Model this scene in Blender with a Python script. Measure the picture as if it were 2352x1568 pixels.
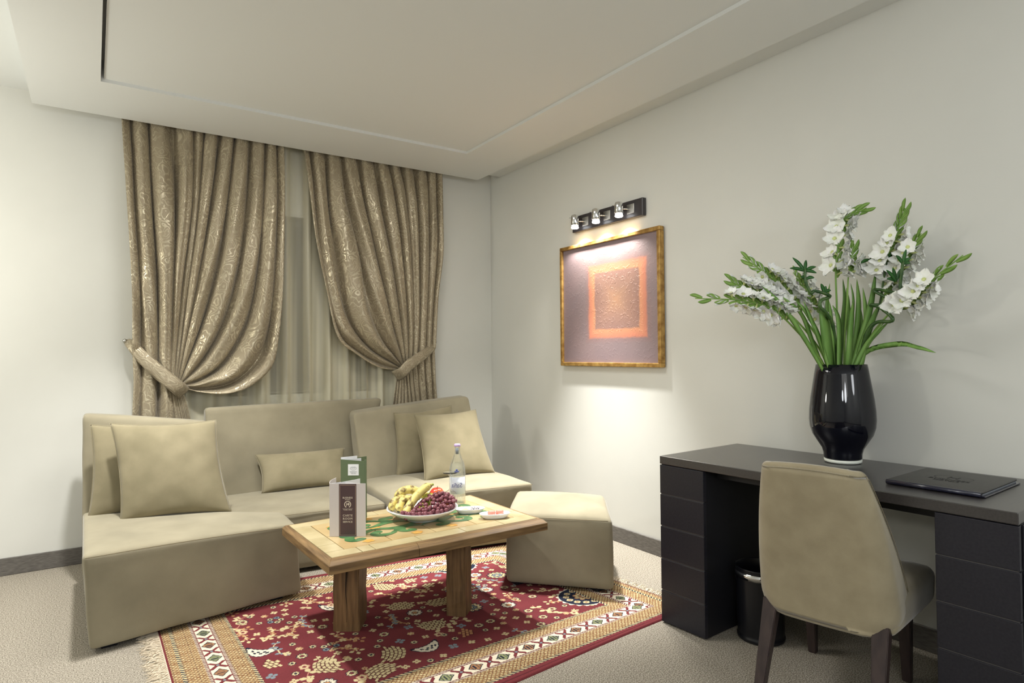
import bpy, bmesh, math, random
import numpy as np
from mathutils import Vector, Matrix, Euler
from math import sin, cos, pi, radians, sqrt, atan2, exp

random.seed(7); np.random.seed(7)
for o in list(bpy.data.objects): bpy.data.objects.remove(o)
SC = bpy.context.scene
COL = SC.collection

# ------------------------------------------------------------------ camera
YAW, PIT, ROLL, FPX = .5921, .0193, -.008, 1429.5
fh = Vector((sin(YAW), cos(YAW), 0)); r0 = Vector((cos(YAW), -sin(YAW), 0)); u0 = Vector((0, 0, 1))
fw = fh*cos(PIT)+u0*sin(PIT); u1 = -fh*sin(PIT)+u0*cos(PIT)
rt = r0*cos(ROLL)+u1*sin(ROLL); up = u1*cos(ROLL)-r0*sin(ROLL)
cd = bpy.data.cameras.new('camera'); cam = bpy.data.objects.new('camera', cd); COL.objects.link(cam)
cam.matrix_world = Matrix(((rt.x, up.x, -fw.x, 0), (rt.y, up.y, -fw.y, 0), (rt.z, up.z, -fw.z, 1.22), (0, 0, 0, 1)))
cd.sensor_width = 36; cd.lens = 36*FPX/2352; cd.clip_start = .05
SC.camera = cam

# ------------------------------------------------------------------ world, lights, exposure
w = bpy.data.worlds.new('world'); SC.world = w; w.use_nodes = True
w.node_tree.nodes['Background'].inputs[0].default_value = (.02, .028, .045, 1)
w.node_tree.nodes['Background'].inputs[1].default_value = 1.0
SC.view_settings.view_transform = 'Standard'; SC.view_settings.look = 'None'
SC.view_settings.exposure = 0.12; SC.view_settings.gamma = 1; SC.view_settings.use_curve_mapping = False

def light(kind, loc, energy, color, size=.1, rot=None, spot=None, blend=.5, sizey=None, target=None):
    l = bpy.data.lights.new('room_light', kind); l.energy = energy; l.color = color
    if kind == 'AREA':
        l.size = size
        if sizey: l.shape = 'RECTANGLE'; l.size_y = sizey
    else: l.shadow_soft_size = size
    if kind == 'SPOT': l.spot_size = radians(spot); l.spot_blend = blend
    o = bpy.data.objects.new('room_light', l); COL.objects.link(o); o.location = loc
    if target is not None:
        o.rotation_euler = (Vector(target)-Vector(loc)).to_track_quat('-Z', 'Y').to_euler()
    return o
# ceiling lights of the room behind the camera, the lamp off to the left, a lamp off to the right, added point fills
light('AREA', (-.4, -.9, 2.55), 14, (1, .985, .95), 1.6, target=(1.0, 3.0, .6))
light('AREA', (1.0, 2.7, 2.64), 22, (1, .98, .93), .8, target=(1.0, 2.7, 0))
light('SPOT', (2.30, 3.05, 2.62), 520, (1, .985, .95), .06, spot=56, blend=.85, target=(2.24, 2.98, 0))
light('SPOT', (.20, 3.15, 2.62), 260, (1, .985, .95), .07, spot=88, blend=.8, target=(.3, 3.3, 0))
light('POINT', (-1.15, 3.6, 1.72), 42, (1, .97, .86), .14)
light('POINT', (.55, .15, 1.55), 9, (.90, .95, 1), .10)  # fill added near the camera for the chair and vase highlights, no real lamp
light('POINT', (-.3, -1.2, 1.9), 46, (.93, .96, 1), .25)  # unseen fill added behind the camera to brighten the ceiling
light('POINT', (1.7, -1.5, 1.9), 28, (.93, .96, 1), .25)

# ------------------------------------------------------------------ helpers
def lin(r, g, b):
    f = lambda c: ((c/255+.055)/1.055)**2.4 if c > 10 else c/255/12.92
    return (f(r), f(g), f(b), 1)

def mat(name, c1, c2=None, rough=.6, scale=8, detail=4, bump=0, bscale=60, metal=0, coat=0, sheen=0, coord='Object',
        stretch=(1, 1, 1), spec=.5, trans=0, emit=None, estr=0, alpha=1, ior=1.45, bdist=.002, lo=.35, hi=.65, rough2=None):
    m = bpy.data.materials.new(name); m.use_nodes = True
    nt = m.node_tree; N = nt.nodes; L = nt.links; b = N['Principled BSDF']
    b.inputs['Base Color'].default_value = c1; b.inputs['Roughness'].default_value = rough
    b.inputs['Metallic'].default_value = metal; b.inputs['Coat Weight'].default_value = coat
    b.inputs['Sheen Weight'].default_value = sheen; b.inputs['Specular IOR Level'].default_value = spec
    b.inputs['Transmission Weight'].default_value = trans; b.inputs['IOR'].default_value = ior
    b.inputs['Alpha'].default_value = alpha; b.inputs['Sheen Roughness'].default_value = .4
    if emit: b.inputs['Emission Color'].default_value = emit; b.inputs['Emission Strength'].default_value = estr
    tc = N.new('ShaderNodeTexCoord'); mp = N.new('ShaderNodeMapping'); mp.inputs['Scale'].default_value = stretch
    L.new(tc.outputs[coord], mp.inputs[0])
    if c2:
        n = N.new('ShaderNodeTexNoise'); n.inputs['Scale'].default_value = scale; n.inputs['Detail'].default_value = detail
        L.new(mp.outputs[0], n.inputs['Vector'])
        r = N.new('ShaderNodeValToRGB'); r.color_ramp.elements[0].position = lo; r.color_ramp.elements[1].position = hi
        r.color_ramp.elements[0].color = c1; r.color_ramp.elements[1].color = c2
        L.new(n.outputs['Fac'], r.inputs[0]); L.new(r.outputs[0], b.inputs['Base Color'])
        if rough2 is not None:
            mr = N.new('ShaderNodeMapRange'); mr.inputs[3].default_value = rough; mr.inputs[4].default_value = rough2
            L.new(n.outputs['Fac'], mr.inputs[0]); L.new(mr.outputs[0], b.inputs['Roughness'])
    if bump:
        n2 = N.new('ShaderNodeTexNoise'); n2.inputs['Scale'].default_value = bscale; n2.inputs['Detail'].default_value = 6
        L.new(mp.outputs[0], n2.inputs['Vector'])
        bp = N.new('ShaderNodeBump'); bp.inputs['Strength'].default_value = bump; bp.inputs['Distance'].default_value = bdist
        L.new(n2.outputs['Fac'], bp.inputs['Height']); L.new(bp.outputs[0], b.inputs['Normal'])
    return m

def link(name, me, m=None, parent=None, smooth=False, loc=None, rot=None):
    o = bpy.data.objects.new(name, me); COL.objects.link(o)
    if m is not None: me.materials.append(m)
    if parent is not None: o.parent = parent
    if smooth: me.polygons.foreach_set('use_smooth', [True]*len(me.polygons)); me.update()
    if loc: o.location = loc
    if rot: o.rotation_euler = rot
    return o
def pyd(name, v, f, m=None, parent=None, smooth=False, **k):
    me = bpy.data.meshes.new(name); me.from_pydata([tuple(map(float, a)) for a in v], [], f); me.update()
    return link(name, me, m, parent, smooth, **k)
def frombm(name, bm, m=None, parent=None, smooth=False, **k):
    me = bpy.data.meshes.new(name); bm.to_mesh(me); bm.free(); return link(name, me, m, parent, smooth, **k)
def tag(o, label=None, cat=None, group=None, kind=None):
    if label: o['label'] = label
    if cat: o['category'] = cat
    if group: o['group'] = group
    if kind: o['kind'] = kind
    return o
def thing(name, label, cat, loc=(0, 0, 0), rz=0, group=None):
    o = bpy.data.objects.new(name, None); COL.objects.link(o); o.location = loc; o.rotation_euler = (0, 0, rz)
    o.empty_display_size = .05
    return tag(o, label, cat, group)
def struct(o): o['kind'] = 'structure'; return o

def bmbox(bm, lo, hi, bev=0, seg=2):
    lo = Vector(lo); hi = Vector(hi)
    r = bmesh.ops.create_cube(bm, size=1, matrix=Matrix.Translation((lo+hi)/2) @ Matrix.Diagonal((*(hi-lo), 1)))
    if bev:
        es = set(e for v in r['verts'] for e in v.link_edges)
        bmesh.ops.bevel(bm, geom=list(es), offset=bev, segments=seg, affect='EDGES', profile=.5)
def box(name, lo, hi, m, parent=None, bev=0, seg=2, **k):
    bm = bmesh.new(); bmbox(bm, lo, hi, bev, seg); return frombm(name, bm, m, parent, **k)
def boxes(name, L, m, parent=None, bev=0, **k):
    bm = bmesh.new()
    for lo, hi in L: bmbox(bm, lo, hi, bev)
    return frombm(name, bm, m, parent, **k)

def lathe_data(prof, seg=48, sx=1, sy=1):
    v = []; f = []; n = len(prof)
    for i in range(seg):
        a = 2*pi*i/seg
        for r, z in prof: v.append((r*cos(a)*sx, r*sin(a)*sy, z))
    for i in range(seg):
        j = (i+1) % seg
        for k in range(n-1):
            f.append((i*n+k, j*n+k, j*n+k+1, i*n+k+1))
    return v, f
def lathe(name, prof, m, parent=None, seg=48, sx=1, sy=1, **k):
    v, f = lathe_data(prof, seg, sx, sy)
    bm = bmesh.new(); vs = [bm.verts.new(p) for p in v]
    for q in f:
        try: bm.faces.new([vs[i] for i in q])
        except Exception: pass
    bmesh.ops.remove_doubles(bm, verts=bm.verts, dist=1e-5)
    bmesh.ops.recalc_face_normals(bm, faces=bm.faces)
    return frombm(name, bm, m, parent, True, **k)

def frames(P):
    P = [Vector(p) for p in P]; T = []
    for i in range(len(P)):
        a = P[max(i-1, 0)]; b = P[min(i+1, len(P)-1)]; T.append((b-a).normalized())
    n = T[0].orthogonal().normalized(); out = []
    for t in T:
        n = (n-t*n.dot(t)); n = n.normalized() if n.length > 1e-6 else t.orthogonal().normalized()
        out.append((t, n, t.cross(n)))
    return P, out
def tube_data(P, R, seg=8, v0=None):
    P, F = frames(P); v = []; f = []
    if not hasattr(R, '__len__'): R = [R]*len(P)
    for p, (t, n, b), r in zip(P, F, R):
        for k in range(seg):
            a = 2*pi*k/seg; v.append(p+(n*cos(a)+b*sin(a))*r)
    m = len(P)
    for i in range(m-1):
        for k in range(seg):
            k2 = (k+1) % seg; f.append((i*seg+k, i*seg+k2, (i+1)*seg+k2, (i+1)*seg+k))
    f.append(tuple(range(seg))[::-1]); f.append(tuple((m-1)*seg+k for k in range(seg)))
    return v, f
def tube(name, P, R, m, parent=None, seg=8, smooth=True, **k):
    v, f = tube_data(P, R, seg); return pyd(name, v, f, m, parent, smooth, **k)
def merge(parts):
    V = []; Fc = []
    for v, f in parts:
        o = len(V); V += list(v); Fc += [tuple(i+o for i in q) for q in f]
    return V, Fc
def catmull(P, n):
    P = [Vector(p) for p in P]
    Q = [P[0]*2-P[1]]+P+[P[-1]*2-P[-2]]; out = []
    for i in range(1, len(Q)-2):
        for k in range(n):
            t = k/n
            out.append(.5*((2*Q[i])+(Q[i+1]-Q[i-1])*t+(2*Q[i-1]-5*Q[i]+4*Q[i+1]-Q[i+2])*t*t+(-Q[i-1]+3*Q[i]-3*Q[i+1]+Q[i+2])*t**3))
    out.append(P[-1]); return out
def resample(P, n):
    P = np.array(P, float); d = np.r_[0, np.cumsum(np.linalg.norm(np.diff(P, axis=0), axis=1))]
    s = np.linspace(0, d[-1], n); return np.array([np.interp(s, d, P[:, k]) for k in range(P.shape[1])]).T

def text_mesh(name, s, size, m, parent, M, extrude=.0002, align='CENTER', spacing=1, mirror=False):
    c = bpy.data.curves.new('lettering', 'FONT'); c.body = s; c.size = size; c.align_x = align; c.align_y = 'CENTER'
    c.extrude = extrude; c.resolution_u = 3; c.space_character = spacing
    t = bpy.data.objects.new('lettering', c); COL.objects.link(t)
    dg = bpy.context.evaluated_depsgraph_get(); me = bpy.data.meshes.new_from_object(t.evaluated_get(dg))
    bpy.data.objects.remove(t); bpy.data.curves.remove(c)
    if mirror: me.transform(Matrix.Diagonal((-1, 1, 1, 1)))
    me.transform(M); me.materials.clear()
    return link(name, me, m, parent)

# ------------------------------------------------------------------ materials
M = {}
M['wall'] = mat('wall_paint', lin(214, 214, 208), lin(219, 219, 213), .75, 1.5, bump=.08, bscale=90, spec=.25)
M['ceil'] = mat('ceiling_paint', lin(216, 218, 216), None, .8, bump=.03, bscale=50, spec=.2)
M['base'] = mat('baseboard_wood', lin(92, 88, 84), lin(112, 108, 103), .55, 30, bump=.2, bscale=90, stretch=(1, 1, 6))
M['carpet'] = mat('carpet_pile', lin(116, 109, 97), lin(188, 180, 166), .95, 210, 8, bump=.9, bscale=260, bdist=.004, spec=.1, lo=.4, hi=.62)
M['suede'] = mat('sofa_suede', lin(134, 127, 107), lin(152, 144, 122), .85, 5, 6, bump=.12, bscale=300, sheen=.25, spec=.15, lo=.3, hi=.7)
M['cush'] = mat('cushion_suede', lin(128, 120, 96), lin(142, 133, 108), .85, 7, 6, bump=.12, bscale=300, sheen=.25, spec=.15)
M['seam'] = mat('sofa_seam', lin(134, 124, 100), None, .9)
M['chairf'] = mat('chair_suede', lin(148, 137, 112), lin(162, 151, 125), .85, 12, 10, bump=.15, bscale=260, sheen=.5, spec=.15, lo=.3, hi=.7)
M['darkwood'] = mat('chair_leg_wood', lin(48, 38, 38), lin(62, 50, 48), .4, 8, stretch=(6, 6, 1))
M['desk'] = mat('desk_veneer', lin(31, 31, 39), lin(39, 38, 45), .36, 14, bump=.25, bscale=50, stretch=(9, 1, 9), bdist=.0006, spec=.45)
M['desktop'] = mat('desk_top_veneer', lin(42, 39, 40), lin(54, 50, 50), .34, 18, bump=.35, bscale=60, stretch=(9, .8, 9), bdist=.0005, spec=.8, coat=.45); M['desktop'].node_tree.nodes['Principled BSDF'].inputs['Coat Roughness'].default_value = .28
M['deskin'] = mat('desk_inner', lin(26, 26, 31), None, .5)
M['groove'] = mat('desk_groove_glint', lin(74, 72, 74), None, .35)  # paler than the veneer: light caught on the drawer edges, put into the colour
M['black'] = mat('black_metal', lin(20, 21, 27), None, .32, spec=.5)
M['chrome'] = mat('polished_chrome', lin(225, 225, 225), None, .08, metal=1)
M['steel'] = mat('brushed_steel', lin(190, 188, 182), None, .3, metal=1)
M['bulb'] = mat('lamp_glass', lin(255, 255, 255), None, .3, emit=(.93, .96, 1, 1), estr=6)
M['lampplate'] = mat('lamp_plate', lin(50, 47, 50), lin(62, 58, 60), .3, 6, stretch=(1, 6, 1), spec=.6)
M['gold'] = mat('gilded_frame', lin(150, 112, 58), lin(196, 158, 92), .38, 30, 6, metal=.55, bump=.3, bscale=90)
M['white'] = mat('white_porcelain', lin(236, 236, 238), None, .12, spec=.6, coat=.3)
M['paper'] = mat('white_card', lin(214, 206, 204), None, .7, bump=.05, bscale=300)
M['paperin'] = mat('white_paper', lin(238, 238, 240), None, .7)
M['brown'] = mat('brown_print', lin(82, 62, 64), None, .6)
M['goldink'] = mat('gold_ink', lin(190, 165, 140), None, .5)
M['cream'] = mat('cream_ink', lin(226, 214, 196), None, .5)
M['greencard'] = mat('green_card', lin(98, 112, 82), None, .6)
M['greyink'] = mat('grey_ink', lin(120, 124, 130), None, .6)
M['leather'] = mat('folder_leather', lin(58, 57, 56), lin(68, 67, 65), .45, 60, bump=.5, bscale=300, bdist=.0006)
M['leatherd'] = mat('folder_emboss', lin(30, 30, 32), None, .5)
M['navy'] = mat('folder_edge', lin(30, 30, 48), None, .25, coat=.4)
M['fringe'] = mat('fringe_cotton', lin(214, 200, 178), None, .9)
M['stem'] = mat('stem_green', lin(136, 170, 84), lin(112, 152, 66), .45, 20, stretch=(1, 1, .2))
M['leaf'] = mat('leaf_green', lin(104, 146, 70), lin(134, 174, 90), .42, 14, 4, stretch=(2, 2, .3), spec=.4)
M['spathe'] = mat('bud_green', lin(150, 184, 94), lin(122, 162, 72), .45, 20)
M['petal'] = mat('white_petal', lin(248, 248, 246), lin(240, 243, 232), .55, 30, spec=.3)
M['petal'].node_tree.nodes['Principled BSDF'].inputs['Subsurface Weight'].default_value = .25
M['petal'].node_tree.nodes['Principled BSDF'].inputs['Subsurface Radius'].default_value = (.01, .01, .01)
M['throat'] = mat('petal_throat', lin(214, 222, 150), None, .6)
M['bamboo'] = mat('bamboo_stem', lin(42, 74, 36), lin(74, 104, 48), .35, 30, spec=.5)
M['bleaf'] = mat('bamboo_leaf', lin(38, 86, 38), lin(56, 108, 48), .4, 20)
M['banana'] = mat('banana_skin', lin(112, 88, 48), lin(222, 204, 122), .5, 34, 8, stretch=(1, 1, 1), lo=.38, hi=.50)
M['bananaend'] = mat('banana_tip', lin(150, 160, 70), None, .5)
M['bananablack'] = mat('banana_black', lin(40, 34, 22), None, .6)
M['apple'] = mat('apple_skin', lin(214, 60, 44), lin(228, 150, 84), .25, 9, 5, coat=.3, lo=.45, hi=.72)
M['pear'] = mat('green_apple', lin(206, 208, 92), lin(182, 190, 70), .3, 8)
M['grape'] = mat('grape_skin', lin(104, 48, 58), lin(140, 84, 92), .28, 40, 5, spec=.5, coat=.15)
M['grapestem'] = mat('grape_stalk', lin(120, 112, 52), None, .6)
M['pink'] = mat('pink_macaron', lin(234, 142, 124), lin(240, 158, 138), .7, 60, bump=.2, bscale=300)
M['pinkf'] = mat('macaron_filling', lin(246, 190, 172), None, .7)
M['biscuit'] = mat('biscuit', lin(220, 190, 130), lin(206, 170, 104), .8, 60, bump=.4, bscale=300)
M['choc'] = mat('dark_sweet', lin(60, 48, 56), lin(214, 206, 204), .6, 160, 2, lo=.48, hi=.52)
M['lilac'] = mat('lilac_cap', lin(186, 160, 206), None, .4)
M['labelp'] = mat('bottle_label', lin(216, 222, 232), None, .6)
M['labelb'] = mat('label_blue', lin(88, 96, 150), None, .6)
M['labelg'] = mat('label_grey', lin(130, 138, 144), None, .6)
M['glassw'] = mat('window_pane', lin(30, 36, 50), None, .05, spec=.6)
M['frame'] = mat('window_frame', lin(96, 94, 90), None, .5)
M['nosing'] = mat('sill_paint', lin(214, 212, 204), None, .5)

def glass(name, col, rough=0.0, mixv=.78):
    m = bpy.data.materials.new(name); m.use_nodes = True; nt = m.node_tree; N = nt.nodes; L = nt.links
    b = N['Principled BSDF']; b.inputs['Base Color'].default_value = col; b.inputs['Roughness'].default_value = rough
    b.inputs['Transmission Weight'].default_value = 1; b.inputs['IOR'].default_value = 1.3
    tr = N.new('ShaderNodeBsdfTransparent'); tr.inputs[0].default_value = (.98, .99, 1, 1)
    mx = N.new('ShaderNodeMixShader'); mx.inputs[0].default_value = mixv
    L.new(b.outputs[0], mx.inputs[1]); L.new(tr.outputs[0], mx.inputs[2]); L.new(mx.outputs[0], N['Material Output'].inputs[0])
    return m
M['glass'] = glass('clear_glass', (.95, .98, 1, 1))
M['wineglass'] = glass('wine_glass_crystal', (1, 1, 1, 1), 0, .03)
M['water'] = glass('bottle_water', (.9, .97, 1, 1))

# vase: black cased glass; clear foot
M['vase'] = mat('black_glass', lin(9, 11, 22), None, .04, spec=.55)
M['vfoot'] = mat('clear_foot', lin(232, 236, 226), None, .1, spec=.7)

# curtain damask
def damask(name, dark, light_, sheen_col, sc=1.0):
    m = bpy.data.materials.new(name); m.use_nodes = True; nt = m.node_tree; N = nt.nodes; L = nt.links; b = N['Principled BSDF']
    tc = N.new('ShaderNodeTexCoord'); mp = N.new('ShaderNodeMapping'); mp.inputs['Scale'].default_value = (15*sc, 9.5*sc, 1)
    L.new(tc.outputs['UV'], mp.inputs[0])
    nz = N.new('ShaderNodeTexNoise'); nz.inputs['Scale'].default_value = 1.6; nz.inputs['Detail'].default_value = 1
    L.new(mp.outputs[0], nz.inputs['Vector'])
    vm = N.new('ShaderNodeVectorMath'); vm.operation = 'MULTIPLY_ADD'; vm.inputs[1].default_value = (.9, .9, 0)
    L.new(nz.outputs['Color'], vm.inputs[0]); L.new(mp.outputs[0], vm.inputs[2])
    vo = N.new('ShaderNodeTexVoronoi'); vo.inputs['Scale'].default_value = 1.0; vo.inputs['Randomness'].default_value = .55
    L.new(vm.outputs[0], vo.inputs['Vector'])
    mu = N.new('ShaderNodeMath'); mu.operation = 'MULTIPLY'; mu.inputs[1].default_value = 42; L.new(vo.outputs['Distance'], mu.inputs[0])
    si = N.new('ShaderNodeMath'); si.operation = 'SINE'; L.new(mu.outputs[0], si.inputs[0])
    r1 = N.new('ShaderNodeValToRGB'); r1.color_ramp.elements[0].position = .35; r1.color_ramp.elements[1].position = .75
    L.new(si.outputs[0], r1.inputs[0])
    v2 = N.new('ShaderNodeTexVoronoi'); v2.inputs['Scale'].default_value = 4.5; L.new(vm.outputs[0], v2.inputs['Vector'])
    r2 = N.new('ShaderNodeValToRGB'); r2.color_ramp.elements[0].position = .22; r2.color_ramp.elements[1].position = .3
    r2.color_ramp.elements[0].color = (1, 1, 1, 1); r2.color_ramp.elements[1].color = (0, 0, 0, 1)
    L.new(v2.outputs['Distance'], r2.inputs[0])
    ad = N.new('ShaderNodeMath'); ad.operation = 'MAXIMUM'; L.new(r1.outputs[0], ad.inputs[0]); L.new(r2.outputs[0], ad.inputs[1])
    big = N.new('ShaderNodeTexNoise'); big.inputs['Scale'].default_value = .8; L.new(mp.outputs[0], big.inputs['Vector'])
    m2 = N.new('ShaderNodeMath'); m2.operation = 'MULTIPLY'; L.new(ad.outputs[0], m2.inputs[0])
    mr0 = N.new('ShaderNodeMapRange'); mr0.inputs[1].default_value = .35; mr0.inputs[2].default_value = .6; mr0.inputs[3].default_value = .3
    L.new(big.outputs['Fac'], mr0.inputs[0]); L.new(mr0.outputs[0], m2.inputs[1])
    mix = N.new('ShaderNodeMix'); mix.data_type = 'RGBA'; mix.inputs[6].default_value = dark; mix.inputs[7].default_value = light_
    L.new(m2.outputs[0], mix.inputs[0]); L.new(mix.outputs[2], b.inputs['Base Color'])
    mr = N.new('ShaderNodeMapRange'); mr.inputs[3].default_value = .58; mr.inputs[4].default_value = .3
    L.new(m2.outputs[0], mr.inputs[0]); L.new(mr.outputs[0], b.inputs['Roughness'])
    b.inputs['Metallic'].default_value = .45; b.inputs['Specular IOR Level'].default_value = .6
    b.inputs['Sheen Weight'].default_value = .15
    bp = N.new('ShaderNodeBump'); bp.inputs['Strength'].default_value = .35; bp.inputs['Distance'].default_value = .0015
    L.new(m2.outputs[0], bp.inputs['Height'])
    wr = N.new('ShaderNodeTexNoise'); wr.inputs['Scale'].default_value = 2.2; wr.inputs['Detail'].default_value = 3
    L.new(mp.outputs[0], wr.inputs['Vector'])
    bp2 = N.new('ShaderNodeBump'); bp2.inputs['Strength'].default_value = .35; bp2.inputs['Distance'].default_value = .010
    L.new(wr.outputs['Fac'], bp2.inputs['Height']); L.new(bp.outputs[0], bp2.inputs['Normal']); L.new(bp2.outputs[0], b.inputs['Normal'])
    return m
M['damask'] = damask('curtain_damask', lin(154, 142, 119), lin(188, 177, 151), None)

def sheer_mat():
    m = bpy.data.materials.new('sheer_satin'); m.use_nodes = True; nt = m.node_tree; N = nt.nodes; L = nt.links; b = N['Principled BSDF']
    b.inputs['Base Color'].default_value = lin(232, 226, 200); b.inputs['Roughness'].default_value = .42; b.inputs['Specular IOR Level'].default_value = .6
    tr = N.new('ShaderNodeBsdfTransparent'); tl = N.new('ShaderNodeBsdfTranslucent'); tl.inputs[0].default_value = lin(232, 226, 200)
    m1 = N.new('ShaderNodeMixShader'); m1.inputs[0].default_value = .25; L.new(b.outputs[0], m1.inputs[1]); L.new(tl.outputs[0], m1.inputs[2])
    lw = N.new('ShaderNodeLayerWeight'); lw.inputs[0].default_value = .5
    mr = N.new('ShaderNodeMapRange'); mr.inputs[1].default_value = 0; mr.inputs[2].default_value = .75; mr.inputs[3].default_value = .46; mr.inputs[4].default_value = .05
    L.new(lw.outputs['Facing'], mr.inputs[0])
    tc = N.new('ShaderNodeTexCoord'); mp = N.new('ShaderNodeMapping'); mp.inputs['Scale'].default_value = (11, 0, .12); L.new(tc.outputs['Object'], mp.inputs[0])
    nz = N.new('ShaderNodeTexNoise'); nz.inputs['Scale'].default_value = 1.0; nz.inputs['Detail'].default_value = 2; L.new(mp.outputs[0], nz.inputs['Vector'])
    ga = N.new('ShaderNodeMapRange'); ga.inputs[1].default_value = .42; ga.inputs[2].default_value = .58; ga.inputs[3].default_value = .12; ga.inputs[4].default_value = 1.25; L.new(nz.outputs['Fac'], ga.inputs[0])
    gm_ = N.new('ShaderNodeMath'); gm_.operation = 'MULTIPLY'; L.new(mr.outputs[0], gm_.inputs[0]); L.new(ga.outputs[0], gm_.inputs[1])
    m2 = N.new('ShaderNodeMixShader'); L.new(gm_.outputs[0], m2.inputs[0]); L.new(m1.outputs[0], m2.inputs[1]); L.new(tr.outputs[0], m2.inputs[2])
    L.new(m2.outputs[0], N['Material Output'].inputs[0]); return m
M['sheer'] = sheer_mat()

def vcol_mat(name, rough=.9, bump=.6, bscale=500):
    m = mat(name, (.5, .5, .5, 1), None, rough, bump=bump, bscale=bscale, spec=.15)
    a = m.node_tree.nodes.new('ShaderNodeAttribute'); a.attribute_name = 'Col'
    m.node_tree.links.new(a.outputs['Color'], m.node_tree.nodes['Principled BSDF'].inputs['Base Color']); return m
M['rug'] = vcol_mat('rug_wool')
def wood(name, c1, c2, axis, rough=.5):
    st = [14, 14, 14]; st[axis] = 1.2
    return mat(name, c1, c2, rough, 5, 8, bump=.35, bscale=9, stretch=tuple(st), bdist=.0015, lo=.3, hi=.7)
M['oakx'] = wood('oak_rail_lengthwise', lin(88, 66, 42), lin(140, 111, 72), 0)
M['oaky'] = wood('oak_rail_crosswise', lin(88, 66, 42), lin(144, 115, 76), 1)
M['oakz'] = wood('oak_leg', lin(84, 62, 40), lin(130, 100, 66), 2)
M['crack'] = mat('wood_crack', lin(34, 24, 16), None, .9)
M['tile'] = mat('glazed_tile', lin(168, 152, 112), lin(192, 178, 140), .3, 9, 6, bump=.25, bscale=14, coat=.25, bdist=.002, lo=.3, hi=.7)
M['tilec'] = mat('glazed_center_tile', lin(172, 144, 98), lin(196, 176, 132), .3, 7, 6, bump=.25, bscale=14, coat=.25, bdist=.002, lo=.3, hi=.7)
M['grout'] = mat('grout', lin(84, 72, 46), None, .9)
M['gpaint'] = mat('green_glaze', lin(52, 98, 58), lin(92, 132, 82), .3, 22, 4, coat=.2)
M['opaint'] = mat('ochre_glaze', lin(196, 138, 58), lin(210, 168, 92), .35, 40, 4, coat=.2)

# ------------------------------------------------------------------ room shell
X, Y = 2.82, 4.507
XL, YB = -2.6, -2.4
wallh = 2.79
WX0, WX1, WZ0, WZ1 = .42, 1.90, .965, 2.20
struct(box('floor', (XL-.1, YB-.1, -.1), (X+.1, Y+.1, 0), M['carpet']))
struct(boxes('wall_window', [((XL, Y, 0), (WX0, Y+.22, wallh)), ((WX1, Y, 0), (X, Y+.22, wallh)), ((WX0, Y, 0), (WX1, Y+.22, WZ0)), ((WX0, Y, WZ1), (WX1, Y+.22, wallh))], M['wall']))
struct(box('wall_right', (X, YB, 0), (X+.12, Y+.22, wallh), M['wall']))
struct(box('wall_left', (XL-.12, YB, 0), (XL, Y+.22, wallh), M['wall']))
struct(box('wall_back', (XL-.12, YB-.12, 0), (X+.12, YB, wallh), M['wall']))
struct(box('ceiling', (XL-.12, YB-.12, 2.757), (X+.12, Y+.22, 2.87), M['ceil']))
# lowered plaster ceiling: ring, raised tray and shadow groove
zs, zt, x0, x1, y1, tx0, tx1, ty1, ty0 = 2.644, 2.662, -.292, 2.611, 4.367, .0254, 2.203, 3.832, -1.6
struct(boxes('ceiling', [((x0, YB, zs), (tx0, y1, 2.757)), ((tx1, YB, zs), (x1, y1, 2.757)), ((tx0, ty1, zs), (tx1, y1, 2.757)), ((tx0, YB, zs), (tx1, ty0, 2.757)),
    ((tx0+.014, ty0, zt), (tx1, ty1, 2.757))], M['ceil']))
struct(box('trim_1', (x1-.01, YB, 2.698), (X, 4.356, 2.757), M['ceil']))
struct(box('baseboard_right', (X-.012, YB, 0), (X, Y, .097), M['base'], bev=.003))
struct(box('baseboard_window', (XL, Y-.012, 0), (X-.012, Y, .097), M['base'], bev=.003))
struct(box('baseboard_left', (XL, YB, 0), (XL+.012, Y-.012, .097), M['base'], bev=.003))
struct(box('baseboard_back', (XL, YB, 0), (X, YB+.012, .097), M['base'], bev=.003))
# window
win = thing('window_1', None, None, ((WX0+WX1)/2, Y+.12, WZ0)); win['kind'] = 'structure'
hw = (WX1-WX0)/2; hh = WZ1-WZ0
boxes('window_frame', [((-hw, -.03, 0), (-hw+.055, .03, hh)), ((hw-.055, -.03, 0), (hw, .03, hh)), ((-hw, -.03, 0), (hw, .03, .05)), ((-hw, -.03, hh-.05), (hw, .03, hh)), ((-.035, -.035, 0), (.035, .035, hh))], M['frame'], win, bev=.003)
box('pane', (-hw+.05, -.004, .045), (-.03, .004, hh-.045), M['glassw'], win)
box('pane', (.03, -.004, .045), (hw-.05, .004, hh-.045), M['glassw'], win)
box('window_sill', (-hw, -.12, -.02), (hw, -.03, .0), M['nosing'], win, bev=.003)

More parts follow.
